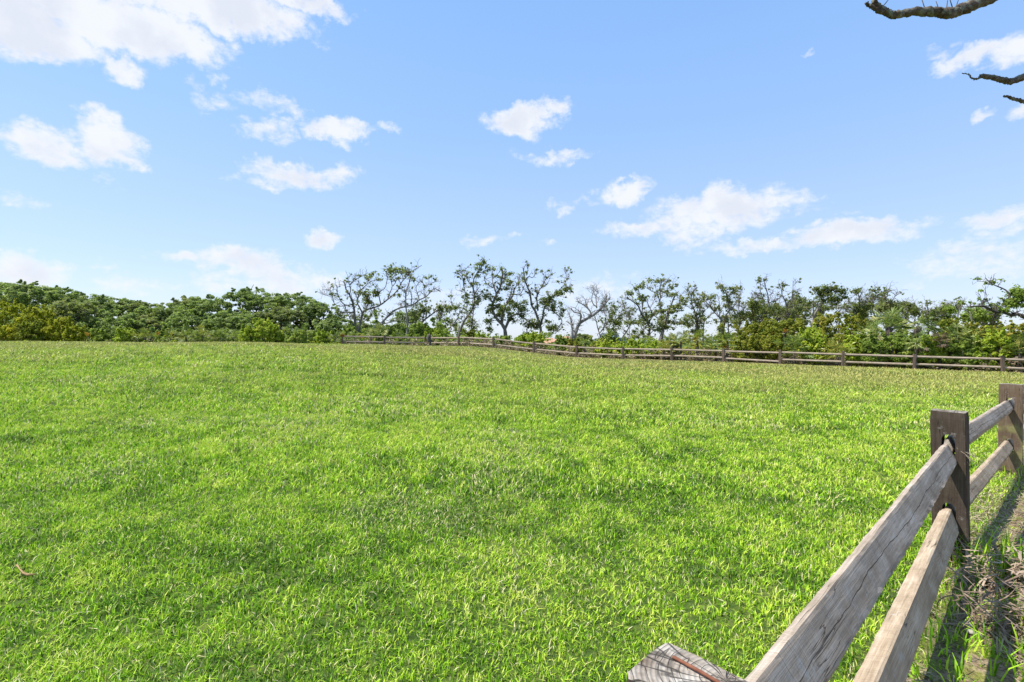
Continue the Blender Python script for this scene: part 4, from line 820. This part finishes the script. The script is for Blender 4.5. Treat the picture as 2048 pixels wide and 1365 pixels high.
bushes = [
 ('tall yellow green bush at the outermost left', 18, 602, 44, 41, 'yellowleaf'), ('yellow green bush with rounded top second from the left', 72, 612, 34, 40, 'yellowleaf'), ('low yellow green bush leaning right of the yellow pair', 118, 636, 32, 39, 'yellowleaf'), ('smallest yellow bush where the yellow group runs down to the grass', 150, 652, 24, 38, 'yellowleaf'), ('olive bush in shade between the yellow bushes', 60, 645, 28, 38, 'oliveleaf'), ('yellow olive bush low in front of the tall leftmost one', 8, 650, 26, 38, 'yellowleaf'),
 ('pale green bush right of the yellow group', 190, 656, 26, 40, 'lushleaf'), ('grey green bush left of the small bright bush', 222, 652, 28, 41, 'woodleaf'), ('small bright green bush under the grey green tree', 250, 660, 20, 38, 'brightleaf'), ('low mixed green bush below the twiggy tree', 300, 662, 30, 39, 'lushleaf'), ('low olive bush below the dark pointed tree', 350, 664, 30, 39, 'oliveleaf'), ('dark low bush left of the bright pair', 440, 662, 32, 40, 'lushleaf'),
 ('tallest bright yellow green bush in front of the umbrella shaped oak', 528, 638, 24, 37.5, 'brightleaf'), ('bright bush left of and lower than the tallest bright one', 500, 654, 20, 37.5, 'brightleaf'), ('bright bush right of the tallest bright one', 553, 655, 17, 37.5, 'brightleaf'), ('low green weeds between the bright bushes and the fence end', 595, 666, 30, 37.5, 'lushleaf'), ('bright green bush just left of the end post of the far fence', 645, 662, 24, 38.5, 'brightleaf'),
 ('lush green bush behind the first rails of the far fence', 700, 655, 22, 41, 'lushleaf'), ('lush bush under the leaning trunk', 775, 655, 26, 42, 'lushleaf'), ('bright green bush behind the stump', 868, 655, 22, 41, 'brightleaf'), ('lush bush left of the slim bare stem', 835, 650, 22, 43, 'lushleaf'), ('dull green brush right of the leaning post', 938, 662, 18, 42, 'oliveleaf'), ('small bright bush behind the fourth span of rails', 965, 669, 16, 40, 'brightleaf'), ('low green brush behind the fifth post', 1005, 673, 18, 39, 'lushleaf'),
 ('bright green bush at the foot of the sixth post oak', 1068, 666, 24, 38, 'brightleaf'), ('yellowish green bush left of the bright one at the oak foot', 1046, 670, 16, 38.5, 'brightleaf'), ('green bush in front of the orange roof', 1124, 672, 17, 36.5, 'lushleaf'), ('olive bush at the foot of the pale dead oak', 1150, 682, 20, 36, 'oliveleaf'), ('round dark green bush standing tallest in the gap', 1217, 665, 13, 36, 'lushleaf'),
 ('long bright green bush low behind the seventh span', 1210, 684, 26, 35, 'brightleaf'), ('bright bush left half hidden by the eighth post', 1240, 684, 20, 34.5, 'brightleaf'), ('bright bush with pinkish twigs right of the eighth post', 1272, 682, 18, 34, 'brightleaf'), ('yellow green bush below the narrow crossing stems', 1310, 686, 20, 33.5, 'brightleaf'), ('olive bush low behind the ninth span', 1340, 688, 20, 33, 'oliveleaf'),
 ('big dark olive bush, the left dome of the olive mass', 1500, 644, 36, 32, 'oliveleaf'), ('olive bush rising beside the big left dome', 1545, 638, 30, 33, 'oliveleaf'), ('olive bush low in front of the big dome', 1490, 676, 30, 30.5, 'oliveleaf'), ('olive bush behind the orange frond', 1590, 636, 30, 33, 'oliveleaf'), ('shaded olive bush right of the eleventh post', 1540, 672, 28, 30, 'oliveleaf'),
 ('bright green rounded bush above the twelfth span', 1622, 653, 24, 29, 'brightleaf'), ('lower bright bush spilling right of the rounded bright one', 1636, 676, 18, 28.6, 'brightleaf'), ('dark green bush under the full crowned oak', 1650, 628, 30, 34, 'oliveleaf'), ('olive green bush left of the cabbage palm', 1708, 630, 34, 33, 'oliveleaf'), ('bright yellow green bush behind the yellow palmetto', 1708, 664, 20, 28, 'brightleaf'),
 ('mid green bush under the cabbage palm', 1748, 676, 24, 27, 'lushleaf'), ('light green bush in front of the palm trunk', 1790, 662, 26, 27, 'lushleaf'), ('mid green bush left of the thirteenth post', 1822, 680, 24, 26.6, 'lushleaf'), ('light green bush right of the thirteenth post', 1858, 672, 26, 26.4, 'brightleaf'), ('dull bush low behind the last full span', 1900, 686, 26, 26, 'lushleaf'), ('dark olive bush under the snags', 1905, 640, 32, 30, 'oliveleaf'), ('reddish olive bush under the long bare limb', 1960, 646, 34, 29, 'oliveleaf'), ('olive bush at the outermost right under the old oak limbs', 2022, 648, 36, 28, 'oliveleaf'),
 ('bright green bush with two domes behind the fourteenth post', 1995, 662, 26, 25, 'brightleaf'), ('small bright bush left of the two domed one', 1964, 676, 18, 25.2, 'brightleaf'), ('pale green weeds left of the fourteenth post', 1930, 688, 20, 25.5, 'lushleaf'), ('green bush cut by the right edge', 2045, 676, 24, 24.8, 'lushleaf'), ('olive bush cut by the right edge further back', 2080, 655, 34, 26, 'oliveleaf')]
for i, (lb, cx, yt, hw, Yd, mm) in enumerate(bushes): bush(lb, cx, yt, hw, Yd, 300 + i, mm, G2)

# ------------------------------------------------------------------ palmettos and palms
def fan(rng, base, tip, R, segs=15):
    """one fan leaf: pleated narrow leaflets fanning out at tip; returns V,F"""
    ax_ = tip - base; L = np.linalg.norm(ax_); ax_ = ax_ / L; up = np.array([0, 0, 1.]); sd_ = np.cross(ax_, up); sd_ /= np.linalg.norm(sd_) + 1e-6; nn = np.cross(sd_, ax_)
    V = []; F = []; tl = rng.uniform(-.5, .5); sd_ = sd_ * math.cos(tl) + nn * math.sin(tl); nn = np.cross(sd_, ax_)
    w = .010 * R / .5 + .006; V += [base - sd_ * .012, base + sd_ * .012, tip + sd_ * .012, tip - sd_ * .012]; F.append([0, 1, 2, 3])
    for k in range(segs):
        a = (k / (segs - 1) - .5) * 3.6 + rng.normal(0, .05); d = ax_ * math.cos(a) + sd_ * math.sin(a); r = R * rng.uniform(.85, 1.1) * (1 - .25 * abs(a) / 1.8); dr = -nn * .10 * r * (k % 2) - up * r * rng.uniform(.02, .25)
        p = np.cross(d, nn) + nn * (.7 if k % 2 else -.7); p /= np.linalg.norm(p) + 1e-6; m_ = tip + d * r * .55 + dr * .3; e = tip + d * r + dr; c = len(V)
        ww = max(.014, r * .075); V += [tip, m_ + p * ww, e, m_ - p * ww]; F.append([c, c + 1, c + 2, c + 3])
    return np.array(V), np.array(F)
FPX_ = [( x_ / y_ * FPX + 1024, y_) for x_, y_ in far_posts]
def fence_y(px): return float(np.interp(px, [a for a, _ in FPX_], [b for _, b in FPX_]))
def palmetto(label, cx, ycen, R, Y, seed, m='palmleaf', n=13, group='saw palmettos along the far fence', name='palmetto', trunk=0., dead=0, cat='palmetto', lie=0.):
    rng = np.random.default_rng(seed); X0 = (cx - 1024) / FPX * Y; g = gz(X0, Y); zc = max(g + .12, (682 - ycen) / FPX * Y + EYE - R * .35)
    root = empty(name, (X0, Y, g), label, cat, group)
    def leaves(nm, k, m, zc_, lo, hi, R, droop=0.):
        VV_, FF_, T_ = [], [], []; o_ = 0; c0 = np.array([0, 0, zc_ - g])
        for i in range(k):
            a = rng.uniform(0, 6.28); e_ = rng.uniform(lo, hi); d = np.array([math.cos(a) * math.cos(e_), math.sin(a) * math.cos(e_), math.sin(e_)])
            tip = c0 + d * R * rng.uniform(.35, .95); tip[2] = max(tip[2], .12); V, F = fan(rng, c0 + rng.normal(0, .03, 3), tip, R * rng.uniform(.42, .60), 13); VV_.append(V); FF_.append(F + o_); o_ += len(V); T_.append(np.full(len(V), rng.uniform(.05, .95)) + rng.normal(0, .10, len(V)))
        obj(nm, mesh_np(nm, np.concatenate(VV_), np.concatenate(FF_), M[m], {'tone': ('POINT', np.clip(np.concatenate(T_), 0, 1))}), root)
    tb = Tubes(8)
    zz = np.linspace(-.1, zc - g, 8); tb.add([(rng.normal(0, .012), rng.normal(0, .012), z_) for z_ in zz], [(.055 if trunk < .5 else .16) * (1 + .12 * (i % 2)) for i in range(8)], .15, rng); obj('trunk', tb.mesh('trunk', M['barkdark']), root)
    leaves('fronds', int(n * (1.3 if trunk > .5 else 1.7)), m, zc, -.35 if trunk > .5 else -.5, 1.4, R)
    if dead: leaves('dead_fronds', dead, 'palmdead', zc - R * .15, -1.2, -.3, R * .8)
    return root
palms = [('blue green palmetto below the orange frond', 1588, 690, .80, 29, 'palmleaf', 18), ('yellow green palmetto right of the umbrella topped oak', 1342, 680, .55, 34, 'palmyellow', 13), ('palmetto with yellow tips left of the lone dead stem', 1362, 676, .60, 34, 'palmyellow', 14), ('olive palmetto directly behind the orange frond', 1395, 672, .62, 35, 'palmyellow', 14),
 ('silvery palmetto right of the lone dead stem', 1432, 684, .66, 33, 'palmleaf', 16), ('silvery palmetto touching the big olive bush', 1455, 678, .55, 33.5, 'palmleaf', 13), ('yellow palmetto between the two bright bushes', 1676, 694, .70, 27.5, 'palmyellow', 16), ('grey green palmetto right of the yellow one', 1742, 660, .62, 29, 'palmleaf', 14),
 ('dark palmetto poking up left of the thirteenth post', 1832, 678, .55, 25.8, 'palmleaf', 13), ('bright palmetto under the broken snags', 1915, 668, .62, 27, 'palmleaf', 15), ('pale tipped palmetto right under the snags', 1940, 672, .62, 26.8, 'palmleaf', 15), ('grey palmetto left of the bright one under the snags', 1880, 676, .55, 27, 'palmdead', 13), ('palmetto at the right edge with yellow tips', 2040, 690, .6, 24.5, 'palmyellow', 13),
 ('low palmetto behind the first span of far rails', 705, 672, .62, 40, 'palmleaf', 13), ('low palmetto behind the second span of far rails', 742, 668, .62, 40, 'palmleaf', 14), ('tall palmetto under the leaning trunk', 758, 660, .75, 42, 'palmleaf', 15), ('low palmetto left of the stump', 800, 672, .6, 40.5, 'palmleaf', 13), ('low palmetto left of the fence end', 672, 670, .6, 40, 'palmleaf', 13), ('low reddish palmetto below the twiggy tree', 290, 668, .65, 38.5, 'palmyellow', 13), ('low palmetto below the dark pointed tree', 372, 668, .65, 38.5, 'palmleaf', 14), ('low orange tipped palmetto in the wood edge', 405, 664, .6, 38.5, 'palmyellow', 13), ('low green palmetto right of the orange tipped one', 440, 668, .65, 38, 'palmleaf', 14), ('dark palmetto filling the wood edge left of the orange tipped one', 395, 672, .6, 38.2, 'palmleaf', 13), ('palmetto low in the wood edge below the grey green oak', 340, 672, .6, 38, 'palmleaf', 13), ('palmetto low in front of the small bright bush', 262, 674, .5, 37.6, 'palmyellow', 11), ('palmetto left of the bright pair in front of the umbrella oak', 466, 668, .62, 38, 'palmleaf', 14), ('low palmetto between the bright bushes and shaggy oak', 580, 662, .65, 40, 'palmleaf', 14), ('palmetto standing left of the cut weeds', 612, 664, .6, 39.5, 'palmleaf', 13),
 ('palmetto low behind the ninth post', 1328, 692, .5, 33, 'palmyellow', 11), ('palmetto at the foot of the pale dead oak', 1170, 680, .5, 36.5, 'palmleaf', 11)]
for i, (lb, cx, yc, R, Yd, mm, n) in enumerate(palms): palmetto(lb, cx, yc, R * 1.12, max(min(Yd - 1.0, fence_y(cx) + 1.7), fence_y(cx) + 1.0), 500 + i, mm, n, dead=3 if i % 2 == 0 else 0)
palmetto('tall cabbage palm with a grey skirt of dead fronds', 1778, 644, 1.02, 29, 560, 'palmleaf', 26, 'cabbage palms', 'palm_tree', 1., 12, 'palm')
palmetto('cabbage palm with fewer dead fronds right of the tall one', 1836, 644, .95, 29.5, 561, 'palmleaf', 22, 'cabbage palms', 'palm_tree', 1., 6, 'palm')
def dead_frond(label, x, y, R, Y, seed, m='palmrust', k=3):
    rng = np.random.default_rng(seed); c = px3(x, y, Y); g = gz(c[0], Y); VV_, FF_ = [], []; o_ = 0; V0 = Vector((c[0], Y, g))
    for i in range(k):
        b = np.array([0, 0, c[2] - g - R * .3]) + rng.normal(0, .03, 3); V, F = fan(rng, b, b + np.array([rng.normal(0, .3), rng.normal(-.3, .2), .6]) * R * .5, R * .75, 13); VV_.append(V); FF_.append(F + o_); o_ += len(V)
    st = Tubes(5); root = empty('dead_frond', tuple(V0), label, 'dead frond'); st.add([(0, 0, -.05), (.02, 0, (c[2] - g) * .5), (0, 0, c[2] - g - R * .3)], [.02, .016, .012]); obj('stalk', st.mesh('stalk', M['barkdark']), root)
    obj('fan', mesh_np('fan', np.concatenate(VV_), np.concatenate(FF_), M[m], {'tone': ('POINT', rng.random(o_))}), root)
dead_frond('vivid orange dead palmetto fan among green palmettos', 1392, 678, .36, 32.2, 1, k=4)
dead_frond('small orange dead fan under the orange one, behind the tenth span', 1452, 695, .26, 31.2, 2)
dead_frond('orange dead fan high in front of the olive bush', 1568, 663, .30, 31.0, 3)
dead_frond('orange dead fan just above the first top rail of the far fence', 722, 674, .30, 38.0, 4)
dead_frond('rust red dead frond standing at the end post of the far fence', 686, 671, .34, 36.8, 5, 'palmred', k=4)
dead_frond('rust dead fan in front of the pale green bush right of the yellow group', 175, 668, .36, 37.4, 6, 'palmrust')
dead_frond('amber dead fan at the field edge below the twiggy tree', 318, 668, .30, 37.2, 7, 'palmrust')
# stump and slender stake
tb = Tubes(9); x_, y_ = (-.166 * 38.3), 38.3; g = gz(x_, y_); rr = np.random.default_rng(8)
tb.add([(x_, y_, g - .1), (x_ + .01, y_, g + .3), (x_, y_, g + .62), (x_ + .02, y_, g + .86)], [.19, .17, .16, .14], .12, rr)
tag(obj('tree_stump', tb.mesh('tree_stump', M['barkdark'])), 'short thick dark stump touching the third post of the far fence', 'stump')

# ------------------------------------------------------------------ undergrowth (nobody could count it)
rng = np.random.default_rng(77)
def under(name, label, n, xr, Yr, hr, leafm, size, per, seed, keep=None):
    rng = np.random.default_rng(seed); u = rng.uniform(xr[0], xr[1], n); cens = []; rads = []
    for k in range(n):
        fx = np.interp((u[k] - 1024) / FPX, [-1.3, -.34, -.04, .13, .98, 1.2], [36.4, 37.2, 36.2, 33.8, 23.9, 21.5]) ; Yd = fx + rng.uniform(*Yr); X0 = (u[k] - 1024) / FPX * Yd
        h = rng.uniform(*hr) * (.6 + .8 * float(vnoise(np.array([X0]), np.array([Yd]), .5, 50)[0])); g = gz(X0, Yd)
        cens.append((X0, Yd, g + h * rng.uniform(.05, 1))); rads.append(rng.uniform(.10, .28))
    Pn, Nn, Tn = clump_leaves(rng, np.array(cens), rads, per, .1, .8); V, F = leaf_quads(rng, Pn, size, Nn, .9)
    tag(obj(name, mesh_np(name, V, F, M[leafm], {'tone': ('POINT', np.repeat(Tn, 4))})), label, 'undergrowth', kind='stuff')
under('undergrowth', 'tangled green undergrowth between the field edge and the trees', 2600, (-200, 1330), (2.4, 9), (.4, 1.3), 'lushleaf', .16, 30, 1)
under('undergrowth', 'olive undergrowth behind the nearer half of the far fence', 1500, (1180, 2200), (2.0, 9), (.4, 1.5), 'oliveleaf', .16, 30, 2)
under('dry_brush', 'dry brown brush and fallen fronds along the foot of the far fence', 1900, (900, 2200), (.4, 3.4), (.1, .75), 'dryleaf', .12, 20, 3)
under('dry_brush', 'thin dry brush along the wood edge', 800, (-100, 930), (.6, 5), (.1, .8), 'dryleaf', .12, 18, 4)
under('tall_weeds', 'tall green weeds along the unfenced edge of the field', 600, (-150, 680), (.1, 1.6), (.1, .45), 'brightleaf', .11, 16, 5)

under('undergrowth', 'dark understory deep in the wood behind the field', 2600, (-250, 900), (6, 16), (1.0, 3.2), 'woodleaf', .26, 30, 6)
under('undergrowth', 'understory of shrubs behind the right half of the far fence', 1500, (1440, 2250), (3, 9), (.8, 2.4), 'oliveleaf', .22, 30, 7)
# ------------------------------------------------------------------ far distance
rng = np.random.default_rng(90)
cens = []; rads = []
for k in range(900):
    u = rng.uniform(-1.4, 1.4); Yd = rng.uniform(200, 280); X0 = u * Yd; h = 3.6 + 1.6 * float(vnoise(np.array([u * 10]), np.array([0.]), 1.3, 60)[0]); cens.append((X0, Yd, gz(X0, Yd) + rng.uniform(0, h))); rads.append(rng.uniform(1.2, 2.4))
Pn, Nn, Tn = clump_leaves(rng, np.array(cens), rads, 26, .1, .7); V, F = leaf_quads(rng, Pn, 1.0, Nn, .8)
tag(obj('far_woods', mesh_np('far_woods', V, F, M['oakleaf'], {'tone': ('POINT', np.repeat(Tn, 4))})), 'low dark line of distant woods seen through the gaps between the oaks', 'woods', kind='stuff')
def box(bm, x0, x1, y0, y1, z0, z1, mi=0):
    v = [bm.verts.new(p) for p in ((x0,y0,z0),(x1,y0,z0),(x1,y1,z0),(x0,y1,z0),(x0,y0,z1),(x1,y0,z1),(x1,y1,z1),(x0,y1,z1))]
    for q in ((3,2,1,0),(4,5,6,7),(0,1,5,4),(1,2,6,5),(2,3,7,6),(3,0,4,7)): bm.faces.new([v[k] for k in q]).material_index = mi
def bmobj(name, bm, m, parent, loc=(0, 0, 0)):
    me = bpy.data.meshes.new(name); bm.to_mesh(me); bm.free(); me.materials.append(m); return obj(name, me, parent, loc)
# grey flat roofed beach house with an upper lookout
Yh = 120.; xh = (1232 - 1024) / FPX * Yh; gh = gz(xh, Yh)
h = empty('house', (xh, Yh, gh), 'distant blue grey flat roofed house with a raised lookout, seen past the round green bush', 'house')
b = bmesh.new(); box(b, -4, 4.6, 0, 7, 0, 2.2); bmobj('wall', b, M['housegrey'], h)
b = bmesh.new(); box(b, -4.3, 4.9, -.3, 7.3, 2.2, 2.42); box(b, -3.4, 1.2, 1.2, 5.4, 3.3, 3.5); bmobj('roof', b, M['housewall'], h)
b = bmesh.new(); box(b, -3, .9, 1.6, 5, 2.42, 3.3); bmobj('lookout', b, M['housewall'], h)
for wx in (-2.7, -1.4, -.1): b = bmesh.new(); box(b, wx, wx + .8, 1.55, 1.6, 2.6, 3.1); bmobj('window', b, M['glass'], h)
for wx in (-3, .2, 2.6): b = bmesh.new(); box(b, wx, wx + 1.2, -.05, 0, .9, 1.9); bmobj('window', b, M['glass'], h)
for (cx, zt, lb, hw, Yh) in ((1132, 2.55, 'distant house with an orange hipped roof behind the pale dead oak', 2.4, 110.), (1101, 2.25, 'smaller distant house with orange roof, left of the other orange roof', 1.8, 112.)):
    xh = (cx - 1024) / FPX * Yh; gh = gz(xh, Yh); h = empty('house', (xh, Yh, gh), lb, 'house'); b = bmesh.new(); box(b, -hw, hw, 0, 6, 0, zt - 1.2); bmobj('wall', b, M['housewall'], h)
    b = bmesh.new(); z0 = zt - 1.19; q = [b.verts.new(p) for p in ((-hw-.4,-.4,z0),(hw+.4,-.4,z0),(hw+.4,6.4,z0),(-hw-.4,6.4,z0),(-hw*.45,3,zt),(hw*.45,3,zt))]
    for fce in ((0,1,5,4),(1,2,5),(2,3,4,5),(3,0,4),(3,2,1,0)): b.faces.new([q[k] for k in fce])
    bmobj('roof', b, M['rooftile'], h)
    for wx in (-hw * .6, 0, hw * .5): b = bmesh.new(); box(b, wx, wx + .7, -.04, 0, .5, min(1.4, zt - 1.4)); bmobj('window', b, M['glass'], h)
dense_tree('oak_tree', 'distant rounded tree dome between the pale dead oak and the slender fork', 1163, 667, 21, 105, 200, 'oakleaf', None, per=40, size=.45)
dense_tree('oak_tree', 'distant low tree hump seen under the forked oak', 1065, 668, 30, 120, 201, 'oakleaf', None, per=40, size=.5)

# ------------------------------------------------------------------ dead oak outside the frame reaching in overhead
def overhead():
    rng = np.random.default_rng(31); tb = Tubes(14)
    bx, by = 6.3, 3.6; g = gz(bx, by); root = empty('dead_oak_tree', (bx, by, g), 'rough barked bare oak limbs reaching in overhead from beyond the right edge', 'tree')
    def P(x, y, Y): return px3(x, y, Y)
    def limb(pl, r0, r1, jit=.10, sub=12, wob=1):
        Q = []
        for i in range(len(pl) - 1):
            for k in range(sub): t = k / sub; Q.append(pl[i] * (1 - t) + pl[i + 1] * t)
        Q.append(pl[-1]); Q = np.array(Q)
        for _ in range(3): Q[1:-1] = Q[1:-1] * .5 + (Q[:-2] + Q[2:]) * .25
        Q[1:-1] += rng.normal(0, .0028, (len(Q) - 2, 3)) * wob; ra = np.linspace(r0, r1, len(Q)) * rng.uniform(.93, 1.07, len(Q)) * .70; tb.add(Q, ra, jit * 1.3, rng); return Q
    top = np.array([bx - .2, by + .1, 5.2])
    limb([np.array([bx, by, g - .2]), np.array([bx + .1, by, 1.5]), np.array([bx - .05, by + .05, 3.2]), top, np.array([bx - .6, by, 6.4]), np.array([bx - .3, by + .3, 7.6])], .26, .10)
    Y = 4.2
    limb([top, P(2250, -330, 4.0), P(2080, -70, 4.1), P(1985, -5, Y), P(1925, 18, Y), P(1900, 28, Y), P(1880, 24, Y), P(1830, 22, Y), P(1788, 31, Y), P(1765, 20, Y), P(1748, 4, Y), P(1752, -30, Y)], .085, .024)
    limb([P(1788, 31, Y), P(1762, 24, Y), P(1740, 12, Y), P(1731, 7, Y)], .034, .013)
    limb([P(1734, 9, Y), P(1737, 3, Y)], .010, .006)
    mid = np.array([bx, by + .1, 3.9])
    limb([mid, P(2200, 190, 4.2), P(2110, 120, 4.2), P(2048, 153, Y), P(2022, 164, Y), P(1990, 156, Y), P(1962, 151, Y)], .055, .024)
    limb([P(1964, 150, Y), P(1956, 158, Y), P(1946, 158, Y), P(1941, 152, Y), P(1936, 148, Y), P(1924, 146, Y)], .011, .004)
    limb([P(2200, 190, 4.2), P(2120, 215, 4.2), P(2060, 206, Y), P(2030, 198, Y), P(2008, 192, Y)], .035, .012)
    for (x0, y0, x1, y1) in ((1850, 10, 1842, -6), (1905, 8, 1898, -8), (1765, 6, 1778, -2), (1893, 10, 1896, -6), (1878, 12, 1872, 2), (1912, 6, 1918, -4)):
        limb([P(x0, y0 + 8, Y), P(x1, y1, Y)], .006, .003, sub=2, wob=0)
    # flakes of bark and lichen standing off the upper side
    me = tb.mesh('trunk', M['barknear']); me.transform(Matrix.Translation(-Vector(root.location))); obj('trunk', me, root)
overhead()

# ------------------------------------------------------------------ small things lying about
rng = np.random.default_rng(12)
def curled(n, c, spread, L, w, seed, lift=.12):
    rng = np.random.default_rng(seed); V = []; F = []; T = []
    for k in range(n):
        a = rng.uniform(0, 6.28) ; p = np.array(c) + np.array([rng.normal(0, spread), rng.normal(0, spread * .6), 0]); p[2] = gz(p[0], p[1]) + rng.uniform(.01, lift)
        d = np.array([math.cos(a), math.sin(a), rng.normal(0, .25)]); nseg = 9; q = p.copy(); l = L * rng.uniform(.5, 1.3) / nseg; ww = w * rng.uniform(.5, 1.2); bend = rng.normal(0, .24); vb = rng.normal(-.05, .10); tn = rng.uniform(.15, 1); c0 = len(V)
        for s_ in range(nseg + 1):
            sd_ = np.array([-d[1], d[0], rng.normal(0, .15)]); k_ = 1 - abs(s_ / nseg - .4) * 1.1; V += [q - sd_ * ww * k_, q + sd_ * ww * k_]; T += [tn, tn]
            if s_: F.append([c0 + 2 * s_ - 2, c0 + 2 * s_ - 1, c0 + 2 * s_ + 1, c0 + 2 * s_])
            ca, sa = math.cos(bend), math.sin(bend); d = np.array([d[0] * ca - d[1] * sa, d[0] * sa + d[1] * ca, d[2] + vb]); d /= np.linalg.norm(d); q = q + d * l; q[2] = max(q[2], gz(q[0], q[1]) + .006)
    return np.array(V), np.array(F), np.array(T)
V, F, T = curled(420, (2.86, 2.64, 0), .21, .24, .0075, 1, .18)
tag(obj('dead_palm_leaves', mesh_np('dead_palm_leaves', V, F, M['palmdead'], {'tone': ('POINT', T)})), 'heap of curled dead palm leaves behind the dark brown near post', 'dead leaves', kind='stuff')
V, F, T = curled(330, (2.42, 2.22, 0), .15, .20, .005, 3, .14)
tag(obj('dead_palm_leaves', mesh_np('dead_palm_leaves', V, F, M['palmdead'], {'tone': ('POINT', T * .8)})), 'dark tangle of thin dead strips at the lower right of the bare soil', 'dead leaves', kind='stuff')
V, F, T = curled(90, (2.64, 2.66, 0), .10, .2, .006, 2, .06); tag(obj('dead_palm_leaves', mesh_np('dead_palm_leaves', V, F, M['palmdead'], {'tone': ('POINT', T)})), 'few dead leaf strips at the foot of the dark brown near post', 'dead leaves', kind='stuff')
t = Tubes(7); pts = []
for (qx, qy) in ((33, 1127), (38, 1135), (46, 1141), (56, 1144), (70, 1143)):
    Yq = 1.235 / ((qy - 682) / FPX); Xq = (qx - 1024) / FPX * Yq; pts.append((Xq, Yq, gz(Xq, Yq) + .026 + rng.uniform(0, .008)))
t.add(pts, [.005, .0035, .005, .006, .0025], .5, rng); tag(obj('dead_leaf', t.mesh('dead_leaf', M['twig'])), 'curled orange brown dead leaf lying on the lawn', 'leaf')
for i, (x_, y_, r_, lb) in enumerate(((1933, 1262, .020, 'pale pebble in the shade, the upper of a close group'), (1942, 1277, .017, 'pale pebble in the shade, the rounder one in the middle'), (1958, 1283, .015, 'smallest pale pebble of the shaded group'))):
    Yp = EYE / ((y_ - 682) / FPX); Xp = (x_ - 1024) / FPX * Yp; bm = bmesh.new(); bmesh.ops.create_icosphere(bm, subdivisions=3, radius=r_)
    for v in bm.verts: v.co *= 1 + .15 * noise.noise(v.co * 60 + Vector((i, 0, 0))); v.co.z *= .65
    for f_ in bm.faces: f_.smooth = True
    me = bpy.data.meshes.new('pebble'); bm.to_mesh(me); bm.free(); me.materials.append(M['stone']); tag(obj('pebble', me, None, (Xp, Yp, gz(Xp, Yp) + r_ * .6)), lb, 'pebble', 'pebbles beside the near fence')
